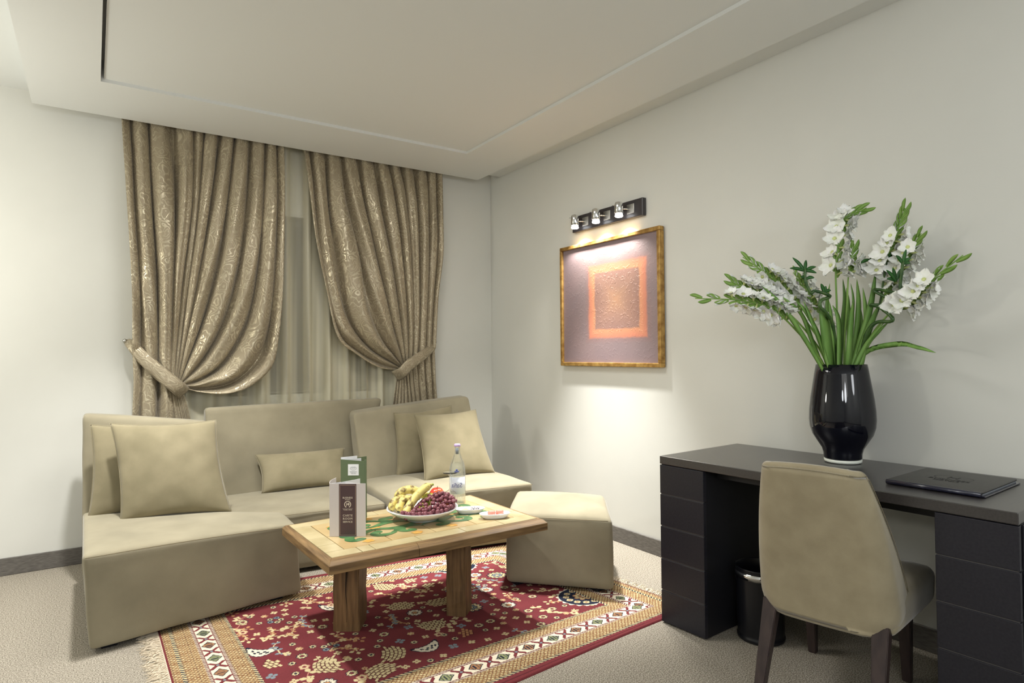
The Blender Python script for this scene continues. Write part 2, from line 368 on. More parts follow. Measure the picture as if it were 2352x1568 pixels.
# ------------------------------------------------------------------ curtains
CL = [[[(0.134, 2.659), (0.155, 2.249), (0.189, 1.627), (0.191, 1.292)], [(0.201, 1.065), (0.191, 0.795)]], [[(0.231, 2.659), (0.246, 2.135), (0.275, 1.631), (0.285, 1.208)], [(0.277, 1.0), (0.272, 0.789)]], [[(0.327, 2.66), (0.357, 2.149), (0.378, 1.701), (0.376, 1.13)], [(0.388, 0.97), (0.39, 0.781)]], [[(0.487, 2.665), (0.482, 2.165), (0.437, 1.639), (0.41, 1.091)], [(0.422, 0.943), (0.445, 0.777)]], [[(0.552, 2.658), (0.535, 2.171), (0.477, 1.641), (0.424, 1.078)], [(0.435, 0.929), (0.462, 0.775)]], [[(0.63, 2.66), (0.582, 2.244), (0.512, 1.643), (0.433, 1.064)], [(0.447, 0.929), (0.477, 0.774)]], [[(0.729, 2.665), (0.679, 2.257), (0.613, 1.848), (0.524, 1.434), (0.442, 1.055)], [(0.456, 0.928), (0.488, 0.774)]], [[(0.811, 2.666), (0.779, 2.27), (0.723, 1.789), (0.626, 1.41), (0.49, 1.121), (0.449, 1.047)], [(0.465, 0.928), (0.498, 0.773)]], [[(0.921, 2.666), (0.901, 2.287), (0.849, 1.798), (0.761, 1.439), (0.62, 1.171), (0.454, 1.039)], [(0.474, 0.927), (0.507, 0.772)]], [[(1.0, 2.667), (0.987, 2.298), (0.954, 1.735), (0.895, 1.373), (0.755, 1.128), (0.584, 1.04), (0.459, 1.031)], [(0.483, 0.92), (0.514, 0.772)]], [[(1.076, 2.659), (1.071, 2.238), (1.054, 1.741), (1.027, 1.361), (0.986, 1.151), (0.856, 1.024), (0.718, 0.978), (0.572, 0.99), (0.465, 1.023)], [(0.493, 0.913), (0.522, 0.771)]]]
CR = [[[(1.214, 2.648), (1.249, 2.261), (1.28, 2.002), (1.349, 1.686), (1.425, 1.35), (1.558, 1.231), (1.747, 1.123), (1.919, 1.104)], [(1.897, 0.98), (1.873, 0.841)]], [[(1.315, 2.651), (1.339, 2.125), (1.397, 1.688), (1.475, 1.425), (1.652, 1.246), (1.931, 1.113)], [(1.918, 0.979), (1.901, 0.839)]], [[(1.426, 2.655), (1.455, 2.286), (1.53, 1.92), (1.598, 1.547), (1.731, 1.291), (1.941, 1.122)], [(1.94, 0.978), (1.926, 0.838)]], [[(1.547, 2.661), (1.596, 2.304), (1.701, 1.857), (1.805, 1.477), (1.954, 1.131)], [(1.96, 0.977), (1.955, 0.837)]], [[(1.672, 2.659), (1.719, 2.319), (1.815, 1.865), (1.904, 1.432), (1.97, 1.142)], [(1.981, 0.977), (1.985, 0.835)]], [[(1.802, 2.665), (1.85, 2.336), (1.914, 1.871), (1.963, 1.433), (1.988, 1.156)], [(2.008, 0.976), (2.019, 0.833)]], [[(1.901, 2.657), (1.95, 2.348), (1.995, 1.877), (2.017, 1.482), (2.012, 1.171)], [(2.035, 0.975), (2.054, 0.831)]], [[(2.003, 2.658), (2.035, 2.199), (2.053, 1.721), (2.057, 1.403), (2.047, 1.19)], [(2.067, 0.974), (2.083, 0.83)]], [[(2.125, 2.661), (2.13, 2.048), (2.119, 1.564), (2.103, 1.215)], [(2.115, 0.972), (2.129, 0.828)]], [[(2.214, 2.662), (2.211, 2.055), (2.181, 1.566), (2.166, 1.247)], [(2.182, 0.969), (2.189, 0.824)]], [[(2.291, 2.663), (2.287, 2.061), (2.244, 1.65), (2.22, 1.272)], [(2.231, 1.0), (2.243, 0.822)]]]

def curtain(name, C, inner_last, label):
    NT1, NT2, SUB = 130, 60, 20
    lines = []
    for a, b in C:
        top = [(a[0][0], 2.757)]+a
        A = catmull([Vector((p[0], p[1], 0)) for p in top], 10)
        A = resample([(p.x, p.y) for p in A], NT1)
        B = resample([a[-1]]+b+[(b[-1][0]+(b[-1][0]-b[0][0])*2.2, .03)], NT2)
        lines.append(np.vstack([A, B[1:]]))
    Ln = np.array(lines)                         # K x T x 2
    K, T = Ln.shape[:2]
    tpar = np.r_[np.linspace(0, 1, NT1), 1+np.linspace(0, 1, NT2)[1:]]
    cols = []; us = []
    for i in range(K-1):
        for s in range(SUB):
            us.append(i+s/SUB)
    us.append(K-1.0)
    P = np.vstack([2*Ln[:1]-Ln[1:2], Ln, 2*Ln[-1:]-Ln[-2:-1]])
    rs = np.random.RandomState(3 if inner_last else 5)
    ph = rs.uniform(-.25, .25, K+1); amp_k = rs.uniform(.7, 1.45, K+1)
    verts = []; uv = []
    grid = []
    for u in us:
        i = min(int(u), K-2); t = u-i
        a, b, c, d = P[i], P[i+1], P[i+2], P[i+3]
        q = .5*((2*b)+(c-a)*t+(2*a-5*b+4*c-d)*t*t+(-a+3*b-3*c+d)*t**3)
        # local distance between neighbouring folds
        sp = np.linalg.norm(Ln[i+1]-Ln[i], axis=1)
        ridge = .5+.5*cos(2*pi*t)                # 1 on a fold line, 0 in the valley
        ridge = ridge**.75
        k = i if t < .5 else i+1
        A = np.clip(.85*sp, .006, .085)*amp_k[k]; A = np.minimum(A, .042+.25*np.minimum(tpar, 1))
        free = np.clip(sp/.14, 0, 1)
        w = (u if inner_last else K-1-u)/(K-1)   # 0 outer edge .. 1 inner edge
        belly = np.where(tpar < 1, np.sin(np.clip(tpar, 0, 1)*pi)**1.0, 0)*w
        yb = 4.424-.030*np.minimum(tpar*2.5, 1)-.035*belly
        yb = np.where(tpar > 1, 4.415+.0*tpar, yb)
        small = .006*np.sin(2*pi*(2.6*u+.9*np.sin(tpar*3+ph[k]*6)))*free
        y = yb-A*(ridge-.35)-small
        y = np.minimum(y, 4.436)
        lat = A*.35*math.sin(2*pi*t)              # folds overhang slightly
        grid.append(np.c_[q[:, 0]-lat*(-1 if t < .5 else -1)*.0+lat*.6, y, q[:, 1]])
    G = np.array(grid)                            # U x T x 3
    U = len(us); V = G.reshape(-1, 3)
    f = [(a*T+b, a*T+b+1, (a+1)*T+b+1, (a+1)*T+b) for a in range(U-1) for b in range(T-1)]
    me = bpy.data.meshes.new(name); me.from_pydata(V.tolist(), [], f); me.update()
    uvl = me.uv_layers.new(name='UVMap')
    uu = np.array(us)*.19; vv = np.cumsum(np.r_[0, np.linalg.norm(np.diff(Ln[K//2], axis=0), axis=1)])
    vi = np.zeros(len(me.loops), int); me.loops.foreach_get('vertex_index', vi)
    arr = np.c_[uu[vi//T], vv[vi % T]].astype('f').ravel(); uvl.data.foreach_set('uv', arr)
    o = link(name, me, M['damask'], None, True)
    so = o.modifiers.new('Solidify', 'SOLIDIFY'); so.thickness = .002
    tag(o, label, 'curtain')
    return o
curtain('drape_curtain', CL, True, 'left gold damask drape swept to the left and tied back')
curtain('drape_curtain', CR, False, 'right gold damask drape swept to the right and tied back')

def sheer(xa, xb, y, label, ph, npl):
    T = 40; U = 460; V = []; f = []
    for i in range(U):
        u = i/(U-1); x = xa+(xb-xa)*u
        fold = sin(2*pi*npl*u+1.3*sin(7*u+ph))
        fold = math.copysign(abs(fold)**.7, fold)
        for j in range(T):
            z = .04+(2.757-.04)*j/(T-1)
            V.append((x+.012*cos(2*pi*npl*u+1.3*sin(7*u+ph)), y-.024*fold*(1+.25*sin(3*z+9*u)), z))
    for i in range(U-1):
        for j in range(T-1): f.append((i*T+j, i*T+j+1, (i+1)*T+j+1, (i+1)*T+j))
    o = pyd('sheer_curtain', V, f, M['sheer'], None, True); return tag(o, label, 'curtain')
sheer(.20, 2.20, 4.470, 'olive satin sheer with vertical folds, in front of the night window', .5, 14)

def band(P, wd, label):
    # closed strap around the curtain: front run then back run
    pts = catmull([Vector(p) for p in P], 8); n = len(pts); V = []; f = []
    for i, p in enumerate(pts):
        a = pts[max(i-1, 0)]; b = pts[min(i+1, n-1)]; t = (b-a).normalized()
        nrm = Vector((0, -1, 0)); side = t.cross(nrm).normalized()
        s = i/(n-1); wl = wd*(.35+.65*sin(pi*min(1, s*1.5)*.5))*(1 if s < .85 else 1.05)
        for k in range(9):
            c = -1+2*k/8
            V.append(p+side*c*wl*.5+nrm*(.010*(1-c*c)+.003*sin(c*14+i*.7)))
    for i in range(n-1):
        for k in range(8): f.append((i*9+k, i*9+k+1, (i+1)*9+k+1, (i+1)*9+k))
    me = bpy.data.meshes.new('curtain_tieback'); me.from_pydata([tuple(v) for v in V], [], f); me.update()
    uvl = me.uv_layers.new(name='UVMap'); vi = np.zeros(len(me.loops), int); me.loops.foreach_get('vertex_index', vi)
    uvl.data.foreach_set('uv', np.c_[(vi % 9)*.012, (vi//9)*.012].astype('f').ravel())
    o = link('curtain_tieback', me, M['damask'], None, True)
    so = o.modifiers.new('Solidify', 'SOLIDIFY'); so.thickness = .004; so.offset = 0
    return tag(o, label, 'tieback')
band([(.163, 4.47, 1.315), (.185, 4.385, 1.295), (.255, 4.345, 1.205), (.355, 4.335, 1.10), (.43, 4.34, 1.03), (.475, 4.39, .985)], .085, 'damask tieback strap round the left drape')
band([(2.247, 4.47, 1.30), (2.20, 4.385, 1.275), (2.10, 4.345, 1.215), (1.985, 4.335, 1.145), (1.925, 4.34, 1.085), (1.885, 4.39, 1.055)], .085, 'damask tieback strap round the right drape')
for sx, lab in ((.158, 'small metal tieback hook on the wall left of the left drape'), (2.252, 'small metal tieback hook on the wall right of the right drape')):
    v, f = merge([tube_data([(sx, Y, 1.315), (sx, 4.45, 1.315)], .005), tube_data([(sx, 4.455, 1.315), (sx, 4.44, 1.315), (sx, 4.435, 1.315)], [.008, .013, .006], 12)])
    tag(pyd('tieback_hook', v, f, M['steel'], None, True), lab, 'hook')

# ------------------------------------------------------------------ sofa modules
def soft_box(name, c8, m, parent, r=.03, n=14, bulge=(0, 0, 0, 0, 0, 0), wob=.0, seed=0):
    # c8: bottom FL FR BR BL, top FL FR BR BL (F = front)
    c = [Vector(p) for p in c8]
    dims = Vector(((c[1]-c[0]).length, (c[3]-c[0]).length, (c[4]-c[0]).length))
    half = dims/2; bm = bmesh.new()
    V = []; idx = {}; F = []
    rs = random.Random(seed); ox = rs.uniform(0, 9)
    g = [-1, -.985, -.95]+[-.9+1.8*i/(n-1) for i in range(n)]+[.95, .985, 1]; N = len(g)
    def vert(i, j, k):
        if (i, j, k) in idx: return idx[(i, j, k)]
        p = Vector((g[i]*half.x, g[j]*half.y, g[k]*half.z))
        q = Vector([max(-h+r, min(h-r, a)) for a, h in zip(p, half)])
        d = p-q
        if d.length > 1e-7: p = q+d.normalized()*r
        u, v, w = p.x/half.x, p.y/half.y, p.z/half.z
        a, b, e = (u+1)/2, (v+1)/2, (w+1)/2
        bot = (c[0]*(1-a)+c[1]*a)*(1-b)+(c[3]*(1-a)+c[2]*a)*b
        top = (c[4]*(1-a)+c[5]*a)*(1-b)+(c[7]*(1-a)+c[6]*a)*b
        P = bot*(1-e)+top*e
        fx, fy, fz = (c[1]-c[0]).normalized(), (c[3]-c[0]).normalized(), Vector((0, 0, 1))
        def bu(s, t): return max(0, (1-s*s))**.6*max(0, (1-t*t))**.6
        if w > .5: P += fz*bulge[5]*bu(u, v)*((w-.5)*2)
        if v < -.5: P -= fy*bulge[2]*bu(u, w)*((-v-.5)*2)
        if v > .5: P += fy*bulge[3]*bu(u, w)*((v-.5)*2)
        if u < -.5: P -= fx*bulge[0]*bu(v, w)*((-u-.5)*2)
        if u > .5: P += fx*bulge[1]*bu(v, w)*((u-.5)*2)
        if wob:
            P += Vector((sin(P.z*23+ox+P.x*6), sin(P.x*17+ox+P.z*9), sin(P.x*13+P.y*19+ox)))*wob
        idx[(i, j, k)] = len(V); V.append(P); return idx[(i, j, k)]
    for a in range(N-1):
        for b in range(N-1):
            for s in (0, N-1):
                q = [(s, a, b), (s, a+1, b), (s, a+1, b+1), (s, a, b+1)]
                F.append([vert(*t) for t in (q if s == 0 else q[::-1])][::-1])
                q = [(a, s, b), (a+1, s, b), (a+1, s, b+1), (a, s, b+1)]
                F.append([vert(*t) for t in (q if s else q[::-1])][::-1])
                q = [(a, b, s), (a+1, b, s), (a+1, b+1, s), (a, b+1, s)]
                F.append([vert(*t) for t in (q if s == 0 else q[::-1])][::-1])
    return pyd(name, V, F, m, parent, True)
def seam(parent, P, r=.0022):
    return tube('seam', catmull([Vector(p) for p in P], 4), r, M['seam'], parent, 6)
def feet(parent, pts, z0, z1):
    for x, y in pts: box('foot', (x-.03, y-.03, z0), (x+.03, y+.03, z1), M['black'], parent, bev=.004)
RZ = .008
# left module
sofaL = thing('sofa_module', 'left sofa module with high seat, nearest the camera and the rug fringe', 'sofa')
soft_box('seat', [(-.010, 3.085, .02), (.872, 3.215, .03), (.868, 3.48, .03), (-.04, 3.99, .02), (-.034, 3.085, .412), (.845, 3.190, .378), (.85, 3.49, .374), (-.042, 3.99, .405)], M['suede'], sofaL, .022, bulge=(0, 0, 0, 0, 0, .022), wob=.0015, seed=1)
soft_box('backrest', [(-.045, 4.00, .05), (.56, 3.93, .05), (.58, 4.10, .05), (-.045, 4.17, .05), (-.047, 4.10, .91), (.565, 4.02, .835), (.575, 4.17, .83), (-.05, 4.27, .905)], M['suede'], sofaL, .028, bulge=(0, 0, .012, 0, 0, .006), wob=.001, seed=2)
seam(sofaL, [(-.026, 3.082, .402), (.25, 3.112, .399), (.55, 3.150, .388), (.835, 3.186, .370)])
feet(sofaL, [(.06, 3.17), (.06, 3.85)], 0, .035); feet(sofaL, [(.76, 3.42), (.76, 3.27)], RZ, .04)
# middle module
sofaM = thing('sofa_module', 'middle sofa module with low seat and tall backrest under the window', 'sofa')
soft_box('seat', [(.68, 3.605, .02), (1.455, 3.515, .02), (1.46, 4.23, .02), (.58, 4.23, .02), (.67, 3.595, .345), (1.45, 3.49, .345), (1.46, 4.25, .35), (.58, 4.25, .35)], M['suede'], sofaM, .03, bulge=(0, 0, 0, 0, 0, .018), wob=.0015, seed=3)
soft_box('backrest', [(.62, 4.235, .05), (1.56, 4.235, .05), (1.56, 4.33, .05), (.60, 4.33, .05), (.575, 4.255, .897), (1.740, 4.285, .905), (1.745, 4.36, .905), (.575, 4.34, .897)], M['suede'], sofaM, .022, bulge=(0, 0, .014, 0, 0, .0), wob=.001, seed=4)
seam(sofaM, [(.70, 3.590, .337), (1.06, 3.54, .338), (1.44, 3.488, .337)])
feet(sofaM, [(.7, 4.2), (1.38, 4.2)], 0, .035)
# right module
sofaR = thing('sofa_module', 'right sofa module beside the corner of the room, behind the ottoman', 'sofa')
soft_box('seat', [(1.47, 3.435, .02), (2.33, 3.285, .02), (2.40, 4.08, .02), (1.50, 4.06, .02), (1.445, 3.44, .375), (2.318, 3.215, .40), (2.37, 4.02, .39), (1.47, 4.06, .39)], M['suede'], sofaR, .022, bulge=(0, 0, 0, 0, 0, .022), wob=.0015, seed=5)
soft_box('backrest', [(1.50, 3.97, .30), (2.42, 4.00, .30), (2.42, 4.14, .05), (1.50, 4.09, .05), (1.455, 4.085, .822), (2.395, 4.16, .895), (2.40, 4.28, .90), (1.46, 4.20, .835)], M['suede'], sofaR, .03, bulge=(0, 0, .012, 0, 0, .004), wob=.001, seed=6)
seam(sofaR, [(1.455, 3.434, .366), (1.85, 3.335, .383), (2.308, 3.212, .391)])
feet(sofaR, [(1.58, 4.05), (2.3, 4.0), (2.25, 3.36), (1.56, 3.5)], .0, .035)
# ottoman
ott = thing('ottoman', 'beige suede cube ottoman on the rug, right of the coffee table', 'ottoman')
soft_box('body', [(1.792, 2.745, .02), (2.172, 2.33, .02), (2.50, 2.68, .02), (2.15, 3.10, .02), (1.80, 2.75, .372), (2.165, 2.325, .380), (2.45, 2.70, .40), (2.10, 3.09, .40)], M['suede'], ott, .03, bulge=(.0, .0, .004, 0, 0, .035), wob=.0012, seed=7)
seam(ott, [(1.806, 2.738, .366), (1.98, 2.535, .372), (2.150, 2.345, .374)])
feet(ott, [(1.87, 2.74), (2.15, 2.43)], RZ, .04); feet(ott, [(2.42, 2.7), (2.15, 2.98)], 0, .035)

# ------------------------------------------------------------------ cushions
def cushion(name, corners, T, label, m, seed=0, group=None):
    BL, BR, TR, TL = [Vector(p) for p in corners]
    n = 30; rs = random.Random(seed); V = []; F = []
    nrm = (BR-BL).cross(TL-BL).normalized()          # towards the viewer side
    W = [(rs.uniform(-1, 1), rs.uniform(-1, 1), rs.uniform(14, 30), rs.uniform(0, 6)) for _ in range(5)]
    for side in (1, -1):
        for i in range(n+1):
            for j in range(n+1):
                u = -1+2*i/n; v = -1+2*j/n
                u = math.copysign(1-(1-abs(u))**1.3, u); v = math.copysign(1-(1-abs(v))**1.3, v)
                e = .075
                uu = u*(1-e*(1-v*v)); vv = v*(1-e*(1-u*u))
                a, b = (uu+1)/2, (vv+1)/2
                P = (BL*(1-a)+BR*a)*(1-b)+(TL*(1-a)+TR*a)*b
                th = max(0, (1-u**2)*(1-v**2))**.42*T*.5
                ed = (abs(u)**3+abs(v)**3)*.5
                wr = 0
                for (wx, wy, fr, p) in W: wr += sin((u*wx+v*wy)*fr*.5+p)
                wr += 1.6*sin(v*26+seed)*max(0, abs(u)-.6)*2+1.3*sin(u*24+seed)*max(0, abs(v)-.65)*2
                th *= 1+.02*wr*(.4+ed)
                V.append(P+nrm*side*th)
    N = n+1; o = N*N
    for i in range(n):
        for j in range(n):
            a = i*N+j
            F.append((a, a+N, a+N+1, a+1)); F.append((o+a, o+a+1, o+a+N+1, o+a+N))
    bm = bmesh.new(); vs = [bm.verts.new(p) for p in V]
    for q in F: bm.faces.new([vs[k] for k in q])
    bmesh.ops.remove_doubles(bm, verts=bm.verts, dist=.0004)
    t = thing(name, label, 'cushion', group=group)
    frombm('cover', bm, m, t, True)
    edge = []
    for (u, v) in [(-1+k/8, -1) for k in range(16)]+[(1, -1+k/8) for k in range(16)]+[(1-k/8, 1) for k in range(16)]+[(-1, 1-k/8) for k in range(17)]:
        uu = u*(1-.075*(1-v*v)); vv = v*(1-.075*(1-u*u)); a, b = (uu+1)/2, (vv+1)/2
        edge.append((BL*(1-a)+BR*a)*(1-b)+(TL*(1-a)+TR*a)*b)
    tube('piping', edge, .0028, m, t, 6)
    return t
def cam_pt(px, py, y):      # point of the room at depth plane y seen along a measured direction
    d = fw+rt*((px-1176)/FPX)-up*((py-784)/FPX); return Vector((0, 0, 1.22))+d*(y/d.y)
cushion('square_cushion', [(.115, 3.66, .395), (.615, 3.60, .385), (.560, 3.755, .868), (.072, 3.80, .878)], .15, 'front square suede cushion on the left sofa module', M['cush'], 1)
cushion('square_cushion', [(-.02, 3.875, .39), (.46, 3.82, .39), (.493, 3.93, .835), (-.012, 3.955, .865)], .13, 'rear square cushion leaning on the backrest of the left sofa module', M['cush'], 2)
cushion('square_cushion', [(1.775, 3.66, .395), (2.29, 3.63, .405), (2.265, 3.84, .822), (1.795, 3.86, .812)], .15, 'front square suede cushion on the right sofa module, near the room corner', M['cush'], 3)
cushion('square_cushion', [(1.715, 3.97, .385), (2.17, 3.90, .395), (2.185, 4.05, .845), (1.725, 4.04, .815)], .12, 'rear square cushion leaning on the backrest of the right sofa module', M['cush'], 4)
cushion('bolster_cushion', [(.873, 4.10, .362), (1.41, 4.06, .362), (1.43, 4.18, .585), (.852, 4.20, .590)], .12, 'long low rectangular cushion on the middle sofa module', M['cush'], 5)

# ------------------------------------------------------------------ rug
RQ = [Vector((.252, 1.86, 0)), Vector((2.37, 2.008, 0)), Vector((2.205, 3.36, 0)), Vector((.235, 3.56, 0))]  # near-left, near-right, far-right, far-left
RW, RH = 2.05, 1.56; NX, NYr = 720, 548
def rug_raster():
    RED, WINE, CREAM, NAVY, SLATE, ORG, IVO, OCH, GRN, PINK = [np.array(lin(*c)[:3]) for c in
        ((112, 50, 54), (92, 42, 48), (200, 184, 142), (34, 38, 54), (122, 132, 138), (178, 130, 92), (216, 206, 184), (176, 154, 112), (124, 128, 92), (182, 124, 110))]
    xs = np.linspace(0, RW, NX); ys = np.linspace(0, RH, NYr)
    gx, gy = np.meshgrid(xs, ys, indexing='ij'); img = np.zeros((NX, NYr, 3)); img[:] = RED
    rs = np.random.RandomState(11)
    img *= (1+.10*np.sin(gy*40+2*np.sin(gx*3)))[..., None]**.5
    b = .305; bl = .285
    fx0, fx1, fy0, fy1 = bl, RW-bl, b, RH-b+.02
    def paint(mask, col): img[mask] = col
    def win(cx, cy, r):
        i0 = max(0, int((cx-r)/RW*NX)); i1 = min(NX, int((cx+r)/RW*NX)+2); j0 = max(0, int((cy-r)/RH*NYr)); j1 = min(NYr, int((cy+r)/RH*NYr)+2)
        return slice(i0, i1), slice(j0, j1)
    def flower(cx, cy, r, col, cen, ring=NAVY, n=8, phs=0):
        s = win(cx, cy, r*1.3); dx = gx[s]-cx; dy = gy[s]-cy; d = np.hypot(dx, dy); a = np.arctan2(dy, dx)+phs
        R = r*(.72+.28*np.abs(np.cos(a*n/2)))
        sub = img[s]
        sub[d < R*1.18] = ring; sub[d < R] = col; sub[(d < R*.5)] = ring; sub[d < R*.38] = cen
        sub[(np.abs(np.sin(a*n/2)) < .12) & (d > .5*R) & (d < R*.95)] = ring
    def cross(cx, cy, r, col, phs=0):
        s = win(cx, cy, r*1.3); dx = gx[s]-cx; dy = gy[s]-cy; d = np.hypot(dx, dy); a = np.arctan2(dy, dx)+phs
        sub = img[s]; sub[(d < r*np.abs(np.cos(2*a))**.4) & (d > r*.18)] = col
    def line(P, wd, col):
        P = np.array(P)
        for (ax, ay), (bx, by) in zip(P[:-1], P[1:]):
            s = win((ax+bx)/2, (ay+by)/2, np.hypot(bx-ax, by-ay)/2+wd*2)
            px, py = gx[s]-ax, gy[s]-ay; L2 = (bx-ax)**2+(by-ay)**2+1e-12
            t = np.clip((px*(bx-ax)+py*(by-ay))/L2, 0, 1); d = np.hypot(px-t*(bx-ax), py-t*(by-ay)); img[s][d < wd] = col
    def leafm(cx, cy, a, l, w_, col):
        s = win(cx, cy, l*1.2); dx = gx[s]-cx; dy = gy[s]-cy; u = dx*cos(a)+dy*sin(a); v = -dx*sin(a)+dy*cos(a)
        m = (u > 0) & (u < l) & (np.abs(v) < w_*np.sin(pi*np.clip(u/l, 0, 1))**.8); img[s][m] = col
    def bricks(cx, cy, r, col, a, bend=.5, seedm=GRN):
        s = win(cx, cy, r*1.7); dx = gx[s]-cx; dy = gy[s]-cy; u = dx*cos(a)+dy*sin(a); v = -dx*sin(a)+dy*cos(a)
        v2 = v+bend*u*u/r
        m = ((u/(1.2*r))**2+(v2/(.78*r))**2 < 1)
        c = .023; row = np.floor(v2/(c*.7)); q_ = u/c+.5*(row % 2); uu = q_ % 1; vv = (v2/(c*.7)) % 1; uc = (np.floor(q_)+.5-.5*(row % 2))*c; vc = (row+.5)*c*.7; m = ((uc/(1.25*r))**2+(vc/(.85*r))**2 < 1)
        g = m & (uu > .2) & (vv > .25); img[s][m] = RED*.55; img[s][g] = col
    def paisley(cx, cy, r, a):
        s = win(cx, cy, r*2); dx = gx[s]-cx; dy = gy[s]-cy; u = dx*cos(a)+dy*sin(a); v = -dx*sin(a)+dy*cos(a)
        v2 = v+.45*u*u/r; zz = .006*np.sign(np.sin(u*260))
        R = (u/(1.25*r))**2+(v2/(.6*r))**2; m = R < 1+.12*np.sin(u*330); img[s][R < 1.35] = NAVY*.8; img[s][m] = IVO
        img[s][(np.abs(v2+zz) < .12*r) & (np.abs(u) < .8*r)] = NAVY
    def vine(cx, cy, a, sc, col, lc):
        P = [(cx, cy)]
        for k in range(14):
            a += .34*math.sin(k*.9+cx*9)+.1; P.append((P[-1][0]+sc*.014*cos(a), P[-1][1]+sc*.014*sin(a)))
        line(P, .0022, col)
        for k in range(2, 14, 3):
            for sd in (-1, 1): leafm(P[k][0], P[k][1], a+sd*1.1+k, .026*sc, .009*sc, lc)
        flower(P[-1][0], P[-1][1], .016*sc, lc, RED, col, 5)
    # field motifs
    pts = []
    tries = 0
    while len(pts) < 420 and tries < 30000:
        tries += 1
        p = (rs.uniform(fx0+.02, fx1-.02), rs.uniform(fy0+.02, fy1-.02)); rr = rs.choice([.026, .034, .044, .062], p=[.24, .26, .22, .28])
        if all(math.hypot(p[0]-q[0], p[1]-q[1]) > (rr+q[2])*.97 for q in pts): pts.append((*p, rr))
    for (cx, cy, rr) in pts:
        k = rs.rand(); a = rs.uniform(0, 6.28)
        if rr > .05:
            if k < .6: bricks(cx, cy, .056, CREAM if rs.rand() < .8 else ORG, a, rs.choice([.0, .25, .35]))
            elif k < .8: paisley(cx, cy, .046, a)
            elif k < .92: flower(cx, cy, .05, CREAM, SLATE, NAVY, 12, a); flower(cx, cy, .028, SLATE, CREAM, NAVY, 8, a)
            else: vine(cx-.04, cy, a, 1.6, SLATE, CREAM)
        elif rr > .04:
            if k < .4: vine(cx-.02, cy-.02, a, 1.2, PINK, CREAM)
            elif k < .6:
                for q in range(5): flower(cx+.026*cos(q*1.257+a), cy+.026*sin(q*1.257+a), .014, SLATE if q % 2 else CREAM, NAVY, NAVY, 8)
            elif k < .8: bricks(cx, cy, .032, ORG if k < .7 else CREAM, a, 0)
            else: flower(cx, cy, .034, IVO, ORG, NAVY, 10, a)
        elif rr > .03:
            if k < .35: flower(cx, cy, .021, CREAM, RED, NAVY, 8, a)
            elif k < .6:
                for q in range(4): leafm(cx+.010*cos(a+q*1.57), cy+.010*sin(a+q*1.57), a+q*1.57, .022, .008, CREAM if k < .5 else ORG)
                vine(cx, cy, a, .6, CREAM, ORG)
            elif k < .8: vine(cx-.01, cy, a, .8, CREAM, SLATE if k < .7 else CREAM)
            else: cross(cx, cy, .022, SLATE, a)
        else:
            if k < .45: cross(cx, cy, .017, CREAM, a)
            elif k < .8: flower(cx, cy, .014, CREAM, NAVY, NAVY, 8, a)
            else: flower(cx, cy, .013, ORG, CREAM, CREAM, 6, a)
    # navy corner medallions
    for (cx, cy) in ((fx1, fy0+.16), (fx1-.25, fy1+.02)):
        s = win(cx, cy, .15); d = np.hypot(gx[s]-cx, gy[s]-cy); a = np.arctan2(gy[s]-cy, gx[s]-cx)
        img[s][d < .13+.006*np.sin(a*20)] = IVO; img[s][d < .122] = NAVY
        for k in range(12):
            aa = k*pi/6; flower(cx+.085*cos(aa), cy+.085*sin(aa), .018, CREAM, ORG, NAVY, 8)
        flower(cx, cy, .045, CREAM, NAVY, ORG, 8); flower(cx, cy, .024, ORG, IVO, NAVY, 8)
    # borders: distance to the edge and coordinate along it
    dl, dr, db, dt = gx, RW-gx, gy, RH-gy
    ax_ = np.minimum(dl, dr); ay_ = np.minimum(db, dt)
    sx_ = bl/b
    de = np.minimum(ax_/sx_, ay_); along = np.where(ax_/sx_ < ay_, gy, gx)
    m = de < b
    img[m] = OCH
    # woven guard lattices
    gl = (np.abs(((along*1.0+de*.9)*52) % 1-.5) < .16) | (np.abs(((along-de*.9)*52) % 1-.5) < .16)
    sp = ((along*115).astype(int)+(de*115).astype(int)) % 3 == 0
    tgl = m & ((de > .008) & (de < .135) | (de > .222)); img[tgl & sp] = CREAM; img[tgl & gl] = ORG*.5; 
    dots = (((along*70) % 1 < .25) & ((de*70) % 1 < .3)); img[tgl & dots] = NAVY
    # ivory main border with motifs
    mb = m & (de >= .135) & (de <= .222); img[mb] = IVO
    q = (along/.128); ph = q % 1; cx = (ph-.5)*.128; cyy = de-.1785; alt = (q.astype(int) % 2) == 0
    dia = (np.abs(cx)*.9+np.abs(cyy) < .031); dd = (np.abs(cx)*.9+np.abs(cyy) < .026); hk = dd & (np.abs(cyy) < .014) & ((np.abs(cx+.004) % .011) < .004)
    img[mb & dia] = NAVY; img[mb & dd & alt] = GRN*1.2; img[mb & dd & ~alt] = ORG*.75; img[mb & hk] = NAVY
    dx2 = np.abs(cx)-.064; xx = (np.abs(np.abs(dx2)-np.abs(cyy)*.9) < .009) & (np.abs(cyy) < .036) & (np.abs(dx2) < .03)
    img[mb & xx] = RED; img[mb & (np.hypot(dx2, cyy) < .012)] = RED*.8; img[mb & (np.hypot(dx2, cyy) < .006)] = SLATE
    zz = (np.abs(np.abs(cyy)-.036) < .0025); img[mb & zz] = RED
    for e0, wd in ((.135, .006), (.222, .006)):
        ln = m & (np.abs(de-e0) < wd); img[ln] = IVO*.9; img[ln & (((along+de)*75) % 1 < .55)] = WINE
    for e0 in (.048, .297):
        ln = m & (np.abs(de-e0) < .007); img[ln] = CREAM; img[ln & (((along*.9+de*.9)*58) % 1 < .5)] = NAVY
    # outer band
    img[(ay_ < .042)] = RED*1.08; img[(ay_ > .019) & (ay_ < .022)] = WINE*.7
    img[(ax_ < .010)] = RED*.9
